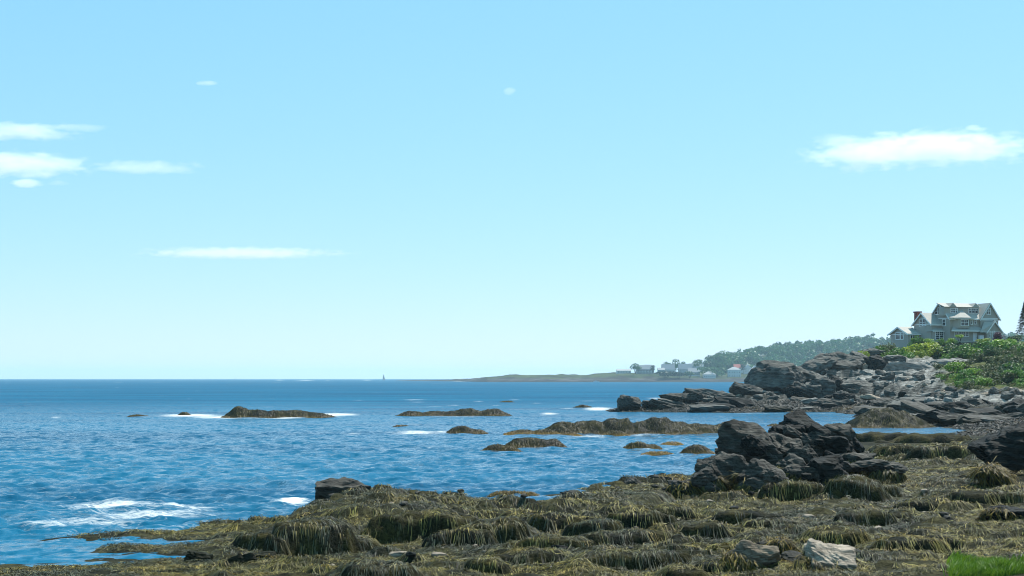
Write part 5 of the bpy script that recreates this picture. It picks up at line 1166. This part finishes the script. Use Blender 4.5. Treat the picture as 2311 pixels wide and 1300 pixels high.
# ================================================================== BOATS
M['sail'] = simple('shaded_sailcloth', (.16, .17, .17), .8, .05, .2); M['hull'] = simple('dark_hull', (.05, .07, .10), .4, .1, .2); M['white_hull'] = simple('white_hull', (.75, .75, .74), .3, .05, .3)  # sail colour is darkened to hold the shade of backlit sails
def hull_mesh(L, B, D):
    V, Fs = [], []; n = 11
    for i in range(n):
        t_ = i/(n-1); hb = B*.5*math.sin(math.pi*min(1, .18+t_*.82))**.7 if t_ < 1 else .02; x_ = (t_-.5)*L; sh = D*(.9+.35*(t_-.45)**2*4)
        for yy, zz in ((-hb, sh), (-hb*.85, D*.3), (0, -D*.5), (hb*.85, D*.3), (hb, sh)): V.append((x_, yy, zz))
    for i in range(n-1):
        for j in range(4): Fs.append((i*5+j, i*5+j+1, i*5+6+j, i*5+5+j))
        Fs.append((i*5, i*5+5, i*5+9, i*5+4))
    Fs.append((0, 1, 2, 3, 4)); return mesh_py('hull', V, Fs)
def sail_mesh(pts, bulge):
    V, Fs = [], []; a_, b_, c_ = [np.array(p_) for p_ in pts]; n = 8
    for i in range(n+1):
        for j in range(n+1-i):
            u_, v_ = i/n, j/n; p_ = a_*(1-u_-v_)+b_*u_+c_*v_; p_[1] += bulge*4*u_*(1-u_)*(1-v_)*v_*3+bulge*.8*u_*(1-u_-v_)*3; V.append(p_)
    idx_ = {}; k_ = 0
    for i in range(n+1):
        for j in range(n+1-i): idx_[(i, j)] = k_; k_ += 1
    for i in range(n):
        for j in range(n-i):
            Fs.append((idx_[(i, j)], idx_[(i+1, j)], idx_[(i, j+1)]))
            if j < n-i-1: Fs.append((idx_[(i+1, j)], idx_[(i+1, j+1)], idx_[(i, j+1)]))
    return mesh_py('sail', V, Fs, True)
def sailboat(px, d, h, rz, label):
    root = empty('sailboat', P(px, CY+CH*F/d, d), rz); tag(root, label, 'sailboat'); root.location.z = 0; s = h/20
    root.scale = (s, s, s)
    link('hull', hull_mesh(14, 3.8, 1.3), M['hull'], root)
    link('mast', mesh_py('mast', [(math.cos(j*1.047)*.14, math.sin(j*1.047)*.14, z_) for z_ in (.5, 20) for j in range(6)], [(j, (j+1) % 6, 6+(j+1) % 6, 6+j) for j in range(6)]+[(6, 7, 8, 9, 10, 11)]), M['trim'], root)
    for nm, pts, bu in (('mainsail', ((-.2, 0, 2.2), (-6, .5, 2.4), (-.2, 0, 19.5)), .8), ('jib', ((6.6, 0, 1.8), (.6, .8, 2.0), (.5, 0, 17.5)), .9)):
        me = sail_mesh(pts, bu); o = link(nm, me, M['sail'], root); mo = o.modifiers.new('thick', 'SOLIDIFY'); mo.thickness = .08
sailboat(866, 4600, 21, R(62), 'sloop with raised sails on the horizon')
sailboat(531, 8600, 13, R(80), 'tiny distant sailboat, barely a speck on the horizon')
mb = empty('motorboat', P(1346, 861.6, FD-70), R(175)); mb.location.z = 0; tag(mb, 'white motorboat close under the far shore', 'boat')
link('hull', hull_mesh(9, 3, 1.1), M['white_hull'], mb)
link('cabin', mesh_py('cabin', boxv(-1.5, 1.6, -1.0, 1.0, 1.0, 2.4), BOXF), M['white_hull'], mb); link('windscreen', mesh_py('windscreen', boxv(-1.52, 1.62, -1.02, 1.02, 1.6, 2.1), BOXF), M['glass'], mb)

# ================================================================== CLOUDS (real volumes, about 1400 m up)
def cloud_mat(name, dens, scale, thr, soft=.22):
    m = bpy.data.materials.new(name); m.use_nodes = True; t = m.node_tree; t.nodes.clear()
    out = N(t, 'ShaderNodeOutputMaterial'); pv = N(t, 'ShaderNodeVolumePrincipled'); pv.inputs['Color'].default_value = (1, 1, 1, 1); pv.inputs['Anisotropy'].default_value = .25
    tc = N(t, 'ShaderNodeTexCoord'); g = N(t, 'ShaderNodeNewGeometry')
    ln = N(t, 'ShaderNodeVectorMath', operation='LENGTH'); t.links.new(tc.outputs['Object'], ln.inputs[0])
    nz = N(t, 'ShaderNodeTexNoise'); nz.inputs['Scale'].default_value = scale; nz.inputs['Detail'].default_value = 6; nz.inputs['Roughness'].default_value = .58
    mp = N(t, 'ShaderNodeMapping'); mp.inputs['Scale'].default_value = (.001, .001, .0028); t.links.new(g.outputs['Position'], mp.inputs[0]); t.links.new(mp.outputs[0], nz.inputs['Vector'])
    a = N(t, 'ShaderNodeMath', operation='MULTIPLY_ADD'); a.inputs[1].default_value = -.62; t.links.new(ln.outputs['Value'], a.inputs[0]); t.links.new(nz.outputs[0], a.inputs[2])
    mr = N(t, 'ShaderNodeMapRange'); mr.inputs[1].default_value = thr; mr.inputs[2].default_value = thr+soft; mr.inputs[3].default_value = 0; mr.inputs[4].default_value = dens; t.links.new(a.outputs[0], mr.inputs[0])
    t.links.new(mr.outputs[0], pv.inputs['Density']); t.links.new(pv.outputs[0], out.inputs['Volume']); return m
M['cloud'] = cloud_mat('cloud', .008, 8.0, .05, .32); M['puff'] = cloud_mat('puff_cloud', .012, 9.0, -.12, .25); M['wisp'] = cloud_mat('wisp_cloud', .0045, 7.0, .02, .36)
cb = bmesh.new(); bmesh.ops.create_icosphere(cb, subdivisions=3, radius=1.0)
def cloud(px, py, wpx, hpx, label, mt='cloud', dep=.5, alt=1400):
    d = min(26000, alt*F/(CY-py)); k = mpp(d); me = bpy.data.meshes.new('cloud'); cb.to_mesh(me)
    o = link('cloud', me, M[mt]); o.location = P(px, py, d); o.scale = (wpx*k*.62, wpx*k*.5*dep, hpx*k*.75); tag(o, label, 'cloud', 'small clouds in the sky')
cloud(1950, 350, 290, 66, 'bright lumpy left half of the white cloud above the headland')
cloud(2120, 335, 480, 70, 'long tapering white cloud above the headland')
cloud(1900, 318, 170, 30, 'thin veil of cloud on top of the white cloud above the headland', 'wisp')
cloud(40, 296, 330, 34, 'flat-based white cloud streak over the open sea')
cloud(190, 289, 150, 14, 'thin tail of the flat-based cloud streak', 'wisp')
cloud(20, 372, 440, 48, 'soft white cloud bank beneath the flat-based streak', 'cloud')
cloud(330, 378, 260, 26, 'pale wisp trailing right of the soft cloud bank', 'wisp')
cloud(60, 414, 70, 14, 'tiny puff under the soft cloud bank', 'puff'); cloud(132, 413, 56, 16, 'second tiny puff under the soft cloud bank', 'wisp')
cloud(540, 571, 460, 20, 'long thin low cloud streak near the horizon', 'wisp')
cloud(1151, 207, 26, 15, 'tiny round white puff alone in the high sky', 'puff'); cloud(468, 188, 44, 9, 'tiny wispy puff high over the open sea', 'puff'); cloud(2198, 288, 34, 10, 'tiny wisp above the long tapering cloud', 'puff')
cb.free()

# ================================================================== HAZE
hm = bpy.data.materials.new('haze'); hm.use_nodes = True; t = hm.node_tree; t.nodes.clear()
out = N(t, 'ShaderNodeOutputMaterial'); pv = N(t, 'ShaderNodeVolumePrincipled'); pv.inputs['Color'].default_value = (.66, .90, 1.0, 1); pv.inputs['Density'].default_value = .00008; pv.inputs['Anisotropy'].default_value = .2
t.links.new(pv.outputs[0], out.inputs['Volume'])
tag(link('haze', mesh_py('haze', boxv(-60000, 60000, -300, 16000, -5, 105), BOXF), hm), 'thin pale blue sea haze', 'haze', kind='stuff')
